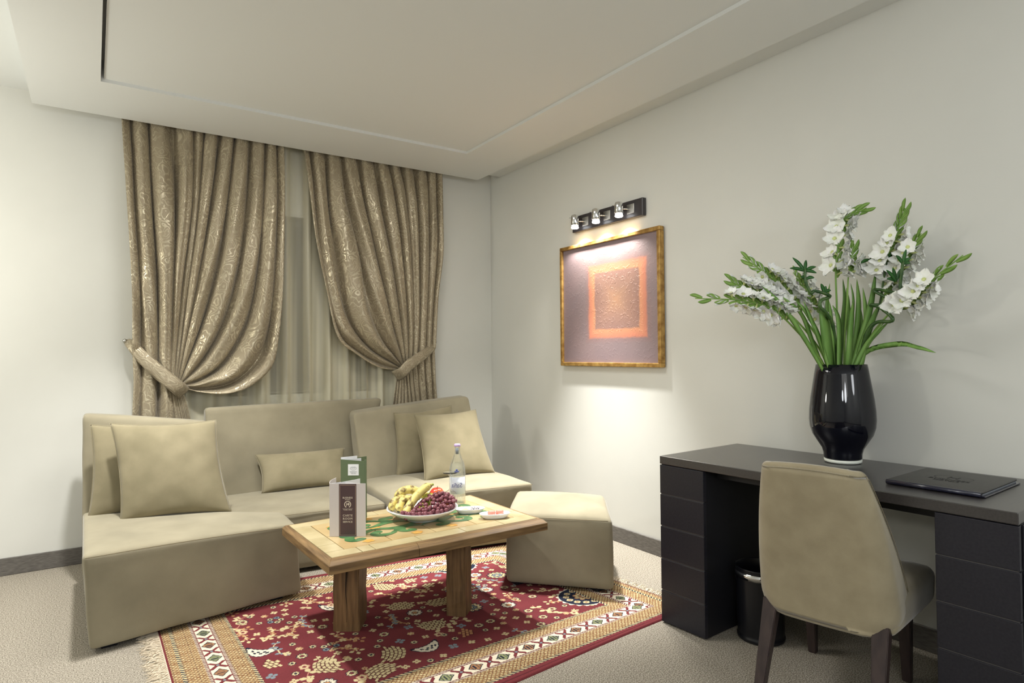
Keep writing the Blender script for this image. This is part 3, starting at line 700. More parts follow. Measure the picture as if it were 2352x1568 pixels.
    img *= (1+.16*(rs.rand(NX, NYr, 1)-.5))
    return np.clip(img, 0, 1)
def make_rug():
    img = rug_raster()
    a = np.linspace(0, 1, NX)[:, None, None]; b = np.linspace(0, 1, NYr)[None, :, None]
    Q = [np.array(q) for q in RQ]
    P = (Q[0]*(1-a)+Q[1]*a)*(1-b)+(Q[3]*(1-a)+Q[2]*a)*b
    A = a[..., 0]*RW; B = b[..., 0]*RH
    edge = np.minimum(np.minimum(A, RW-A), np.minimum(B, RH-B))
    P[..., 2] = RZ*np.clip(edge/.004, 0, 1)**.5+.0001
    P[..., 1] += .004*np.sin(A*5)*(B < .02); 
    V = P.reshape(-1, 3).astype('f')
    nf = (NX-1)*(NYr-1)
    i, j = np.meshgrid(np.arange(NX-1), np.arange(NYr-1), indexing='ij'); k = (i*NYr+j).ravel()
    F = np.c_[k, k+NYr, k+NYr+1, k+1].astype('i')
    me = bpy.data.meshes.new('pile'); me.vertices.add(len(V)); me.vertices.foreach_set('co', V.ravel())
    me.loops.add(nf*4); me.loops.foreach_set('vertex_index', F.ravel()); me.polygons.add(nf)
    me.polygons.foreach_set('loop_start', np.arange(0, nf*4, 4, dtype='i')); me.update(calc_edges=True)
    ca = me.color_attributes.new('Col', 'FLOAT_COLOR', 'POINT')
    ca.data.foreach_set('color', np.concatenate([img, np.ones((NX, NYr, 1))], axis=2).astype('f').ravel())
    t = thing('persian_rug', 'red oriental rug with floral field, ivory border and fringe', 'rug')
    link('pile', me, M['rug'], t)
    def fringe(Pa, Pb, out, n, ln):
        parts = []
        for q in range(n):
            s = (q+.5)/n+random.uniform(-.3, .3)/n; p = Pa.lerp(Pb, s); L_ = ln*random.uniform(.6, 1.15)
            dv = (out+Vector((0, random.uniform(-.6, .6), 0))).normalized()
            c = random.uniform(-.35, .35); side = Vector((-dv.y, dv.x, 0))
            pts = [p+dv*L_*t_+side*c*L_*t_*t_+Vector((0, 0, .004+.004*math.sin(t_*5+q))) for t_ in (0, .35, .7, 1)]
            parts.append(tube_data(pts, [.0022, .0022, .002, .001], 4))
        v, f = merge(parts); o = pyd('fringe', v, f, M['fringe'], t); o['kind'] = 'stuff'; return o
    fringe(RQ[0], RQ[3], Vector((-1, 0, 0)), 640, .075)
    fringe(RQ[1], RQ[2], Vector((1, .1, 0)), 520, .055)
    box('fringe_selvage', (.240, 1.87, .0005), (.254, 3.55, .006), M['fringe'], t)
make_rug()

# ------------------------------------------------------------------ coffee table
TZ = .44
tab = thing('coffee_table', 'low oak coffee table topped with green-painted cream tiles', 'table', (0, 0, 0))
ta, tb, tc_, td = (.738, 2.338), (1.772, 2.346), (1.750, 3.026), (.724, 2.986)     # outer corners FL FR BR BL
ia, ib, ic, id_ = (.764, 2.392), (1.748, 2.398), (1.728, 3.000), (.748, 2.962)
def rail(name, o1, o2, i2, i1, m, split=None):
    def mk(o1, o2, i2, i1):
        bm = bmesh.new(); zt_, zb = TZ-.001, TZ-.048
        V = [(*i1, zt_), (*i2, zt_), (*i2, zb), (*i1, zb), (*o1, zt_-.014), (*o2, zt_-.014), (*o1, zb), (*o2, zb)]
        m1 = (o1[0]*.6+i1[0]*.4, o1[1]*.6+i1[1]*.4, zt_-.002); m2 = (o2[0]*.6+i2[0]*.4, o2[1]*.6+i2[1]*.4, zt_-.002)
        V += [m1, m2]
        vs = [bm.verts.new(v) for v in V]
        for q in ((0, 1, 9, 8), (8, 9, 5, 4), (4, 5, 7, 6), (6, 7, 2, 3), (3, 2, 1, 0), (0, 8, 4, 6, 3), (1, 2, 7, 5, 9)): bm.faces.new([vs[k] for k in q])
        bmesh.ops.recalc_face_normals(bm, faces=bm.faces)
        bmesh.ops.bevel(bm, geom=[e for e in bm.edges], offset=.0015, segments=1, affect='EDGES')
        frombm(name, bm, m, tab)
    if split is None: mk(o1, o2, i2, i1)
    else:
        L = lambda p, q, s: (p[0]+(q[0]-p[0])*s, p[1]+(q[1]-p[1])*s)
        mk(o1, L(o1, o2, split-.0006), L(i1, i2, split-.0006), i1); mk(L(o1, o2, split+.0006), o2, i2, L(i1, i2, split+.0006))
rail('rail', ta, tb, ib, ia, M['oakx'], .36); rail('rail', tb, tc_, ic, ib, M['oaky']); rail('rail', tc_, td, id_, ic, M['oakx']); rail('rail', td, ta, ia, id_, M['oaky'])
def quadlerp(u, v):
    a = Vector((*ia, 0)).lerp(Vector((*ib, 0)), u); b = Vector((*id_, 0)).lerp(Vector((*ic, 0)), u); p = a.lerp(b, v); return p
bm = bmesh.new()
cs = [bm.verts.new((*p, z)) for z in (TZ-.047, TZ-.006) for p in (ia, ib, ic, id_)]
for q in ((0, 3, 2, 1), (4, 5, 6, 7), (0, 1, 5, 4), (1, 2, 6, 5), (2, 3, 7, 6), (3, 0, 4, 7)): bm.faces.new([cs[k] for k in q])
frombm('tile_bed', bm, M['grout'], tab)
TW, TH = .983, .600
def tile(ux0, vy0, ux1, vy1, m):
    g = .0017; dz = random.uniform(-.0006, .0004)
    P = [quadlerp((x+sx*g)/TW, (y+sy*g)/TH) for x, y, sx, sy in ((ux0, vy0, 1, 1), (ux1, vy0, -1, 1), (ux1, vy1, -1, -1), (ux0, vy1, 1, -1))]
    bm = bmesh.new(); vs = [bm.verts.new((p.x, p.y, z)) for z in (TZ-.008, TZ+dz) for p in P]
    for q in ((0, 3, 2, 1), (4, 5, 6, 7), (0, 1, 5, 4), (1, 2, 6, 5), (2, 3, 7, 6), (3, 0, 4, 7)): bm.faces.new([vs[k] for k in q])
    bmesh.ops.bevel(bm, geom=[e for e in bm.edges if e.verts[0].co.z > TZ-.004 and e.verts[1].co.z > TZ-.004], offset=.0012, segments=1, affect='EDGES')
    frombm('tile', bm, m, tab)
bw = .078; pw = (TW-2*bw)/4; phh = (TH-2*bw)/2
for i in range(4):
    for j in range(2): tile(bw+i*pw, bw+j*phh, bw+(i+1)*pw, bw+(j+1)*phh, M['tilec'])
fx = [0, .125, .18, .385, .60, .80, TW]
for a, b in zip(fx[:-1], fx[1:]):
    if a == 0: tile(0, 0, .125, bw, M['tile'])
    else: tile(a, 0, b, bw, M['tile'])
for a, b in zip([0, .2, .41, .62, .83], [.2, .41, .62, .83, TW]): tile(a, TH-bw, b, TH, M['tile'])
for x_ in (0, TW-bw):
    for a, b in zip([bw, .18, .30, .42], [.18, .30, .42, TH-bw]): tile(x_, a, x_+bw, b, M['tile'])
# painted acanthus scroll on the centre tiles
def scrolls():
    RES = .0016; nx, ny = int(TW/RES), int(TH/RES)
    gx, gy = np.meshgrid((np.arange(nx)+.5)*RES, (np.arange(ny)+.5)*RES, indexing='ij')
    mask = np.zeros((nx, ny), bool)
    def ribbon(P, W, mask, WS=2.0):
        P = catmull([Vector((p[0], p[1], 0)) for p in P], 6); n = len(P)
        for i in range(n):
            k = i/(n-1)*(len(W)-1); a = int(min(k, len(W)-2)); wd = (W[a]+(W[a+1]-W[a])*(k-a))*WS
            p = P[i]; i0, i1 = max(0, int((p.x-wd)/RES)-1), int((p.x+wd)/RES)+2; j0, j1 = max(0, int((p.y-wd)/RES)-1), int((p.y+wd)/RES)+2
            mask[i0:i1, j0:j1] |= (gx[i0:i1, j0:j1]-p.x)**2+(gy[i0:i1, j0:j1]-p.y)**2 < wd*wd
    def arc(cx, cy, a, R, sg, T):
        """a curling acanthus: tapering C-scroll, round terminal, leaf lobes along its back"""
        P = [(cx+R*(1-.095*k)*cos(T(a, sg*k*.5)), cy+R*(1-.095*k)*sin(T(a, sg*k*.5))) for k in range(9)]
        ribbon(P, [.002, .007, .010, .011, .009, .007, .005, .005, .004], mask)
        ribbon([P[-1], (P[-1][0]*.7+cx*.3, P[-1][1]*.7+cy*.3)], [.010, .009], mask)
        for k in range(0, 7):
            th = T(a, sg*k*.5); rr = R*(1-.095*k); sc = 1-.07*k
            b0 = (cx+rr*cos(th), cy+rr*sin(th)); t1 = T(a, sg*(k*.5-.45)); t2 = T(a, sg*(k*.5-1.0))
            r1, r2 = rr+.016*sc, rr+.036*sc
            ribbon([b0, (cx+r1*cos(t1), cy+r1*sin(t1)), (cx+r2*cos(t2), cy+r2*sin(t2))], [.006*sc, .0065*sc, .0008], mask, 1.3)
    L_, H_ = TW/2, TH/2
    for mx in (1, -1):
        for my in (1, -1):
            def T(a, d):
                v = a+d
                if mx < 0: v = pi-v
                if my < 0: v = -v
                return v
            def lf(x, y, a, R, sg): arc(L_+mx*x, H_+my*y, a, R, sg, T)
            lf(.075, .115, 4.3, .056, 1); lf(.205, .080, 2.6, .058, -1); lf(.315, .120, 4.6, .050, 1); lf(.335, .035, 2.4, .034, -1)
            F_ = lambda x, y: (L_+mx*x, H_+my*y)
            ribbon([F_(0, .02), F_(.06, .045), F_(.13, .05), F_(.20, .02), F_(.27, .05), F_(.35, .08)], [.009, .007, .010, .006, .008, .001], mask)
    def emit(mask, name, m, dz):
        ii, jj = np.nonzero(mask)
        if not len(ii): return
        ids = -np.ones((nx+1, ny+1), int); need = np.zeros((nx+1, ny+1), bool)
        for a, b in ((0, 0), (1, 0), (1, 1), (0, 1)): need[ii+a, jj+b] = True
        vi, vj = np.nonzero(need); ids[vi, vj] = np.arange(len(vi))
        V = []
        A_, B_, C_, D_ = [np.array(q) for q in (ia, ib, ic, id_)]
        u = (vi/nx)[:, None]; v = (vj/ny)[:, None]
        P = (A_*(1-u)+B_*u)*(1-v)+(D_*(1-u)+C_*u)*v
        V = np.c_[P, np.full(len(P), TZ+dz)]
        F = np.c_[ids[ii, jj], ids[ii+1, jj], ids[ii+1, jj+1], ids[ii, jj+1]]
        pyd(name, V.tolist(), F.tolist(), m, tab)
    emit(mask, 'painted_scroll', M['gpaint'], .0009)
    rp = random.Random(3)
    for (x, y) in ((.20, .13), (.42, .12), (.60, .13), (.80, .14), (.15, .44), (.33, .47), (.55, .47), (.78, .46), (.30, .30), (.70, .30)):
        fm = np.zeros((nx, ny), bool)
        for k in range(5):
            a = k*1.257+x*9; ribbon([(x, y), (x+.014*cos(a), y+.012*sin(a)), (x+.026*cos(a+.2), y+.018*sin(a+.2))], [.004, .009, .002], fm, 1.2)
        emit(fm & ~mask, 'painted_flower', M['opaint'], .00075)
scrolls()
def leg(P, z0, z1, m):
    bm = bmesh.new(); n = 10; rows = []
    for k in range(n+1):
        z = z0+(z1-z0)*k/n; rows.append([bm.verts.new((x+.0015*sin(k*1.7+x*40), y+.0015*cos(k*1.3+y*30), z)) for x, y in P])
    m4 = len(P)
    for k in range(n):
        for i in range(m4): bm.faces.new((rows[k][i], rows[k][(i+1) % m4], rows[k+1][(i+1) % m4], rows[k+1][i]))
    bm.faces.new(rows[0][::-1]); bm.faces.new(rows[-1])
    bmesh.ops.recalc_face_normals(bm, faces=bm.faces)
    bmesh.ops.bevel(bm, geom=[e for e in bm.edges if abs(e.verts[0].co.z-e.verts[1].co.z) > .01], offset=.004, segments=2, affect='EDGES')
    return frombm('leg', bm, m, tab)
def legpoly(cx, cy, a, w_, d_):
    return [(cx+x*cos(a)-y*sin(a), cy+x*sin(a)+y*cos(a)) for x, y in ((-w_/2, -d_/2), (w_/2, -d_/2), (w_/2, d_/2), (-w_/2, d_/2))]
L1 = legpoly(.962, 2.748, radians(-35), .115, .135); L2 = legpoly(1.432, 2.592, radians(-47), .092, .105)
l1 = leg(L1, RZ, TZ-.047, M['oakz']); l2 = leg(L2, RZ, TZ-.047, M['oakz'])
def crack(lg, Pa, Pb, s, zt0, zt1, w0):
    V = []; f = []; n = 14
    nx, ny = (Pb[1]-Pa[1]), -(Pb[0]-Pa[0]); l = math.hypot(nx, ny); nx /= l; ny /= l
    for k in range(n+1):
        z = zt0+(zt1-zt0)*k/n; ss = s+.02*sin(k*.8)-.004*k/n; wd = w0*(k/n)**1.5+.0006
        for sg in (-1, 1):
            q = ss+sg*wd/l; V.append((Pa[0]+(Pb[0]-Pa[0])*q+nx*.0028, Pa[1]+(Pb[1]-Pa[1])*q+ny*.0028, z))
    for k in range(n): f.append((2*k, 2*k+1, 2*k+3, 2*k+2))
    pyd('crack', V, f, M['crack'], lg)
crack(l1, L1[0], L1[1], .52, .05, .392, .006); crack(l2, L2[0], L2[1], .35, .31, .37, .002)

# ------------------------------------------------------------------ menus
def card(parent, name, a, b, h, m, th=.0012, top=0, z=0, curl=0):
    a = Vector((*a, 0)); b = Vector((*b, 0)); d = (b-a).normalized(); n = Vector((d.y, -d.x, 0))*th/2
    N = 8; V = []; f = []
    for k in range(N+1):
        s = k/N; p = a.lerp(b, s)+Vector((d.y, -d.x, 0))*curl*sin(pi*s)
        for sg in (1, -1):
            V.append((*(p+n*sg).xy, z)); V.append((*(p+n*sg).xy, z+h+top*s))
    for k in range(N):
        i = 4*k; f += [(i, i+4, i+5, i+1), (i+2, i+3, i+7, i+6), (i+1, i+5, i+7, i+3), (i, i+2, i+6, i+4)]
    f += [(0, 1, 3, 2), (4*N, 4*N+2, 4*N+3, 4*N+1)]
    return pyd(name, V, f, m, parent)
mz = TZ+.001
menu = thing('menu_card', 'small white menu with brown stripe reading CARTE ROOM SERVICE', 'menu', (.845, 2.672, mz))
cdir = Vector((.130, -.090, 0)).normalized(); ang = atan2(cdir.y, cdir.x); W_ = .156
menu.rotation_euler = (0, 0, ang)
card(menu, 'cover', (0, 0), (W_, 0), .226, M['paper'])
card(menu, 'page', (0, .0), (.105, .105), .226, M['paperin'], top=-.0, curl=.008)
card(menu, 'back_cover', (0, .002), (-.01, .13), .226, M['paper'], curl=-.01)
card(menu, 'page', (W_-.002, .003), (.03, .05), .222, M['paperin'], curl=.004)
def plate(parent, name, x0, x1, z0, z1, m, y=-.0009, yb=None):
    return pyd(name, [(x0, y, z0), (x1, y, z0), (x1, y, z1), (x0, y, z1), (x0, yb or y+.0003, z0), (x1, yb or y+.0003, z0), (x1, yb or y+.0003, z1), (x0, yb or y+.0003, z1)],
        [(0, 1, 2, 3), (7, 6, 5, 4), (0, 4, 5, 1), (1, 5, 6, 2), (2, 6, 7, 3), (3, 7, 4, 0)], m, parent)
plate(menu, 'stripe', .041, .116, .001, .224, M['brown'])
for a in ((.0445, .0455, .005, .219), (.1115, .1125, .005, .219), (.0445, .1125, .005, .006), (.0445, .1125, .218, .219)):
    plate(menu, 'gold_line', *a, M['goldink'], y=-.0012)
Mx = lambda x, y, z: Matrix.Translation((x, y, z)) @ Matrix.Rotation(pi/2, 4, 'X')
cx_ = .0785
text_mesh('lettering', 'BUSINESS', .0105, M['cream'], menu, Mx(cx_, -.0013, .165))
text_mesh('lettering', 'HOTELS', .0065, M['cream'], menu, Mx(cx_, -.0013, .1570))
text_mesh('lettering', 'TUNIS. SFAX', .0068, M['cream'], menu, Mx(cx_, -.0013, .1135))
plate(menu, 'gold_line', cx_-.022, cx_+.022, .1185, .1192, M['cream'], y=-.0012)
text_mesh('lettering', 'CARTE', .0125, M['cream'], menu, Mx(cx_, -.0013, .089), spacing=1.15)
text_mesh('lettering', 'ROOM', .0125, M['cream'], menu, Mx(cx_, -.0013, .0755), spacing=1.2)
text_mesh('lettering', 'SERVICE', .0110, M['cream'], menu, Mx(cx_, -.0013, .062), spacing=1.05)
def ring(parent, cx, cz, r, wd, m, y=-.0013, a0=0, a1=2*pi, sx=1):
    V = []; f = []; n = 40
    for k in range(n+1):
        a = a0+(a1-a0)*k/n
        for rr in (r-wd, r+wd): V.append((cx+rr*sx*cos(a), y, cz+rr*sin(a)))
    for k in range(n): f.append((2*k, 2*k+2, 2*k+3, 2*k+1))
    return pyd('emblem_ring', V, f, m, parent)
ring(menu, cx_, .1368, .0132, .0016, M['cream'], a0=-1.1, a1=pi+1.1)
text_mesh('monogram', 'H', .0200, M['cream'], menu, Mx(cx_, -.0013, .1360))
ring(menu, cx_+.0035, .1385, .0035, .0011, M['cream'], y=-.0014)

gm = thing('menu_card', 'tall green menu with white square sticker, behind the white menu', 'menu', (.958, 2.862, mz))
gd = Vector((.113, -.078, 0)); gm.rotation_euler = (0, 0, atan2(gd.y, gd.x)); GW = .112
card(gm, 'cover', (0, 0), (GW, 0), .293, M['greencard'], top=-.010)
card(gm, 'page', (0, .003), (.088, .030), .293, M['paperin'], curl=.006); card(gm, 'page', (0, .003), (.065, .045), .302, M['paperin'], curl=.004)
card(gm, 'back_cover', (0, .003), (.10, .085), .293, M['greencard'], curl=.006)
plate(gm, 'spine', GW-.001, GW+.006, .0, .289, M['greencard'], y=-.0006, yb=.004)
plate(gm, 'sticker', .034, .084, .218, .270, M['paperin'])
def line_part(parent, P, wd, m, y=-.0013):
    V = []; f = []; P = [Vector(p) for p in P]
    for i, p in enumerate(P):
        t = (P[min(i+1, len(P)-1)]-P[max(i-1, 0)]).normalized(); n = Vector((-t.y, t.x))*wd
        for s in (1, -1): V.append((p.x+n.x*s, y, p.y+n.y*s))
    for i in range(len(P)-1): f.append((2*i, 2*i+1, 2*i+3, 2*i+2))
    pyd('drawn_line', V, f, m, parent)
for cz, r in ((.250, .010), (.253, .006)):
    line_part(gm, [(.059+r*1.5*cos(a), cz+r*.7*sin(a)*(1+.35*sin(3*a))) for a in [k*pi/12 for k in range(25)]], .0005, M['greyink'])
text_mesh('lettering', 'BUSINESS HOTELS', .0042, M['greyink'], gm, Mx(.059, -.0013, .235)); text_mesh('lettering', 'TUNIS  SFAX', .0042, M['greyink'], gm, Mx(.059, -.0013, .228))

# ------------------------------------------------------------------ bowl, fruit
BC = Vector((1.297, 2.700, TZ+.0012))
bowl = lathe('fruit_bowl', [(0, 0), (.075, 0), (.078, .006), (.09, .012), (.13, .028), (.160, .047), (.167, .054), (.168, .057), (.164, .057), (.155, .050), (.12, .030), (.08, .016), (0, .012)], M['white'], seg=72)
bowl.location = BC; tag(bowl, 'wide white porcelain bowl heaped with fruit', 'bowl')
def banana(name, P, r, label, group=None, tipdark=True):
    pts = catmull([Vector(p) for p in P], 8); n = len(pts); R = []
    for i in range(n):
        s = i/(n-1); e = min(1, s/.10) if s < .10 else 1; e2 = min(1, (1-s)/.22)
        R.append(r*(.45+.55*e**.6)*(.22+.78*e2**.7))
    t = thing(name, label, 'banana', tuple(pts[0]), group=group)
    off = pts[0].copy(); pts = [p-off for p in pts]
    P_, F_ = frames(pts); V = []; f = []; sg = 10
    for p, (tt, nn, bb), rr in zip(P_, F_, R):
        for k in range(sg):
            a = 2*pi*k/sg; q = rr*(1 if k % 2 == 0 else .955); V.append(p+(nn*cos(a)+bb*sin(a))*q)
    for i in range(n-1):
        for k in range(sg): f.append((i*sg+k, i*sg+(k+1) % sg, (i+1)*sg+(k+1) % sg, (i+1)*sg+k))
    f.append(tuple(range(sg))[::-1]); f.append(tuple((n-1)*sg+k for k in range(sg)))
    pyd('skin', V, f, M['banana'], t, True)
    tube('stalk', [pts[-1]-(pts[-1]-pts[-3])*.2, pts[-1]+(pts[-1]-pts[-3])*.5, pts[-1]+(pts[-1]-pts[-3])*1.0], [r*.32, r*.26, r*.30], M['bananaend'], t, 8)
    tube('tip', [pts[0]+(pts[1]-pts[0])*.3, pts[0]-(pts[1]-pts[0])*.5], [r*.47, r*.26], M['bananablack'] if tipdark else M['bananaend'], t, 8)
    return t
B = lambda dx, dy, dz: (BC.x+dx*rt_h.x+dy*fw_h.x, BC.y+dx*rt_h.y+dy*fw_h.y, BC.z+dz)   # right, away, up as seen from the sofa table's open side
rt_h = Vector((cos(.56), -sin(.56), 0)); fw_h = Vector((sin(.56), cos(.56), 0))
banana('banana', [B(-.128, .03, .088), B(-.105, .045, .118), B(-.06, .055, .126), B(-.01, .06, .105), B(.03, .06, .09)], .0215, 'speckled banana at the back left of the bowl, lying highest left')
banana('banana', [B(-.145, -.02, .045), B(-.135, .0, .078), B(-.105, .02, .090), B(-.05, .03, .085)], .0195, 'leftmost short banana resting on the left rim of the bowl')
banana('banana', [B(-.105, -.055, .048), B(-.100, -.03, .075), B(-.080, -.005, .090), B(-.03, .02, .088)], .021, 'black-tipped banana between the leftmost banana and the long front one')
banana('banana', [B(-.070, -.095, .038), B(-.055, -.055, .072), B(-.025, -.015, .112), B(.015, .02, .142), B(.042, .035, .152)], .0205, 'long spotted banana rising over the others towards the apple', tipdark=False)
def apple(name, loc, r, m, label):
    prof = []
    for k in range(25):
        a = pi*k/24; rr = r*sin(a)*(1+.10*cos(a)); z = r*.94*-cos(a); dip = .28*r*exp(-(rr/(.33*r))**2)
        prof.append((max(rr, 0), z-(dip if k > 12 else -dip*.6)))
    t = thing(name, label, 'apple', loc); lathe('skin', prof, m, t, 28)
    tube('stalk', [(0, 0, r*.60), (.002, 0, r*.85), (.005, .001, r*1.02)], .0013, M['bananablack'], t, 6); return t
apple('apple', B(.062, .075, .100), .036, M['apple'], 'red blushed apple at the back of the bowl')
apple('apple', B(.030, .028, .086), .034, M['pear'], 'yellow-green apple in front of the red apple')
apple('apple', B(.005, -.02, .058), .031, M['pear'], 'green fruit almost buried under the middle of the grapes')
apple('apple', B(.105, .055, .062), .033, M['apple'], 'reddish apple hidden behind the grapes on the right')
# grapes
gr = thing('grape_bunch', 'bunch of red grapes spilling over the right of the bowl', 'grapes', tuple(BC))
sph = bmesh.new(); bmesh.ops.create_icosphere(sph, subdivisions=2, radius=1); gme = bpy.data.meshes.new('grape'); sph.to_mesh(gme); sph.free()
gme.polygons.foreach_set('use_smooth', [True]*len(gme.polygons)); gme.materials.append(M['grape'])
rsg = random.Random(5); placed = []
for q in range(13):
    placed.append((-.062+.0058*q, -.118+.0105*q, .034+.0045*q, .0100))
tries = 0
while len(placed) < 160 and tries < 30000:
    tries += 1
    dx = rsg.uniform(-.095, .158); dy = rsg.uniform(-.135, .075)
    if dx < -.03+(dy+.055)*.9: continue
    if math.hypot(dx, dy) > .158: continue
    rim = math.hypot(dx, dy)/.16
    ztop = .054+.062*exp(-((dx-.075)**2/.010+(dy-.0)**2/.006))+.012*max(0, dx)/.15
    base = .025+.031*rim**2
    r = rsg.uniform(.0088, .0112)
    z = base+r if rsg.random() < .35 else max(base+r, ztop-rsg.uniform(0, .02))
    if all((dx-p[0])**2+(dy-p[1])**2+(z-p[2])**2 > ((r+p[3])*.93)**2 for p in placed): placed.append((dx, dy, z, r))
for dx, dy, z, r in placed:
    o = bpy.data.objects.new('grape', gme); COL.objects.link(o); o.parent = gr
    o.location = (dx*rt_h.x+dy*fw_h.x, dx*rt_h.y+dy*fw_h.y, z); o.scale = (r, r, r*rsg.uniform(1.0, 1.12)); o.rotation_euler = (rsg.uniform(0, 3), rsg.uniform(0, 3), 0)
b0 = lambda dx, dy, dz: Vector(B(dx, dy, dz))-BC
v, f = merge([tube_data(catmull([b0(-.035, -.02, .090), b0(.0, -.03, .104), b0(.035, -.035, .100), b0(.07, -.03, .094), b0(.11, -.03, .090)], 5), .0016, 6),
    tube_data(catmull([b0(-.035, -.02, .090), b0(-.045, -.05, .072), b0(-.03, -.075, .056)], 5), .0013, 6),
    tube_data(catmull([b0(.035, -.035, .100), b0(.045, -.06, .080), b0(.045, -.085, .058)], 5), .0013, 6),
    tube_data(catmull([b0(.07, -.03, .094), b0(.10, -.05, .080), b0(.13, -.05, .07)], 5), .0013, 6)])
pyd('stalk', v, f, M['grapestem'], gr, True)

# ------------------------------------------------------------------ bottle, wine glass
bt = thing('water_bottle', 'clear glass water bottle with lilac cap, behind the fruit bowl', 'bottle', (1.583, 2.875, TZ+.001))
bt.rotation_euler = (0, 0, -YAW)
lathe('glass_body', [(0, .003), (.038, .0), (.043, .004), (.0435, .02), (.0435, .165), (.042, .185), (.036, .212), (.026, .236), (.0175, .256), (.0148, .275), (.0145, .296), (.0155, .298), (.0155, .303), (.0115, .303), (.0115, .275), (.0150, .254), (.0235, .234), (.0335, .210), (.0395, .183), (.041, .165), (.041, .008), (0, .006)], M['glass'], bt, 40)
lathe('water', [(0, .009), (.0395, .009), (.0398, .165), (.038, .183), (.0325, .208), (.0325, .2085), (0, .2085)], M['water'], bt, 36)
lathe('cap', [(0, .309), (.0135, .309), (.0165, .306), (.017, .300), (.017, .296), (.0160, .296)], M['lilac'], bt, 30)
def wrap(parent, name, r, a0, a1, z0, z1, m, n=20):
    V = []; f = []
    for k in range(n+1):
        a = a0+(a1-a0)*k/n
        for rr in (r, r+.0005):
            for z in (z0, z1): V.append((rr*cos(a), rr*sin(a), z))
    for k in range(n):
        i = 4*k; f += [(i, i+4, i+5, i+1), (i+2, i+3, i+7, i+6), (i+1, i+5, i+7, i+3), (i, i+2, i+6, i+4)]
    f += [(0, 1, 3, 2), (4*n, 4*n+2, 4*n+3, 4*n+1)]
    return pyd(name, V, f, m, parent, True)
wrap(bt, 'label', .0437, -pi/2-1.15, -pi/2+1.15, .055, .142, M['labelp'])
wrap(bt, 'neck_label', .0160, -pi/2-.5, -pi/2+.5, .258, .290, M['labelg'])
def wraptext(parent, s, size, z, m, r, mirror=False, name='lettering'):
    o = text_mesh(name, s, size, m, parent, Matrix.Identity(4), mirror=mirror)
    for vv in o.data.vertices:
        x, y_, zz = vv.co; a = -pi/2+x/r; vv.co = ((r+zz+.0002)*cos(a), (r+zz+.0002)*sin(a), z+y_)
wraptext(bt, 'Safia', .034, .100, M['labelb'], .0443, True)
wraptext(bt, 'EAU MINERALE', .0085, .160, M['labelg'], .0438, True); wraptext(bt, 'NATURELLE', .0085, .151, M['labelg'], .0438, True)
wrap(bt, 'blue_mark', .0435, -pi/2-.28, -pi/2+.28, .168, .176, M['labelb']); wrap(bt, 'blue_mark', .0432, -pi/2-.12, -pi/2+.12, .176, .184, M['labelb'])
wg = lathe('wine_glass', [(.030, 0), (.034, .018), (.037, .040), (.035, .058), (.026, .072), (.010, .081), (.0045, .088), (.0038, .12), (.0045, .150), (.012, .162), (.036, .1685), (.038, .170), (.036, .1715), (0, .171)], M['wineglass'], seg=40)
for vtx in wg.data.vertices: pass
so = wg.modifiers.new('Solidify', 'SOLIDIFY'); so.thickness = .0012
wg.location = (1.522, 2.842, TZ+.001); tag(wg, 'empty stemmed wine glass standing upside down beside the bottle', 'wine glass')
# ------------------------------------------------------------------ dishes with sweets
def dish(loc, rz, label):
    V = []; f = []; prof = [(.0, .0), (.70, .0), (.78, .004), (.93, .016), (1.0, .022), (.985, .0235), (.90, .018), (.74, .007), (0, .0055)]
    n = 48
    for i in range(n):
        a = 2*pi*i/n; c, s = cos(a), sin(a); ex = .62
        x = math.copysign(abs(c)**ex, c)*.074; y_ = math.copysign(abs(s)**.85, s)*.036
        for r, z in prof: V.append((x*r, y_*r, z))
    m_ = len(prof)
    for i in range(n):
        j = (i+1) % n
        for k in range(m_-1): f.append((i*m_+k, j*m_+k, j*m_+k+1, i*m_+k+1))
    bm = bmesh.new(); vs = [bm.verts.new(p) for p in V]
    for q in f:
        try: bm.faces.new([vs[k] for k in q])
        except Exception: pass
    bmesh.ops.remove_doubles(bm, verts=bm.verts, dist=1e-5); bmesh.ops.recalc_face_normals(bm, faces=bm.faces)
    o = frombm('oval_dish', bm, M['white'], None, True, loc=loc, rot=(0, 0, rz)); return tag(o, label, 'dish')
ZB = TZ+.001
d1 = Vector((1.535, 2.665, ZB)); d2 = Vector((1.585, 2.515, ZB)); da = radians(-24)
dish(d1, da, 'small white oval dish nearer the bottle, holding a biscuit and dark sweets')
dish(d2, da, 'small white oval dish nearer the table corner, holding two pink macarons')
dv = Vector((cos(da), sin(da), 0))
def macaron(loc, label):
    t = thing('macaron', label, 'sweet', loc)
    lathe('shell', [(0, 0), (.015, .0), (.0185, .004), (.019, .010), (.0175, .0125), (0, .0125)], M['pink'], t, 28)
    lathe('filling', [(0, .0125), (.017, .0125), (.0172, .0155), (0, .0155)], M['pinkf'], t, 28)
    lathe('shell', [(0, .0155), (.018, .0155), (.0192, .0185), (.0175, .026), (.011, .029), (0, .0295)], M['pink'], t, 28)
macaron(d2+dv*-.015+Vector((0, 0, .0058)), 'left pink macaron on the oval dish'); macaron(d2+dv*.025+Vector((.004, .008, .0058)), 'right pink macaron on the oval dish')
bi = lathe('biscuit', [(0, 0), (.017, 0), (.0195, .005), (.018, .010), (.010, .013), (.004, .010), (0, .010)], M['biscuit'], seg=24); bi.location = d1+dv*-.022+Vector((0, 0, .0058)); tag(bi, 'round golden biscuit on the oval dish by the bowl', 'biscuit')
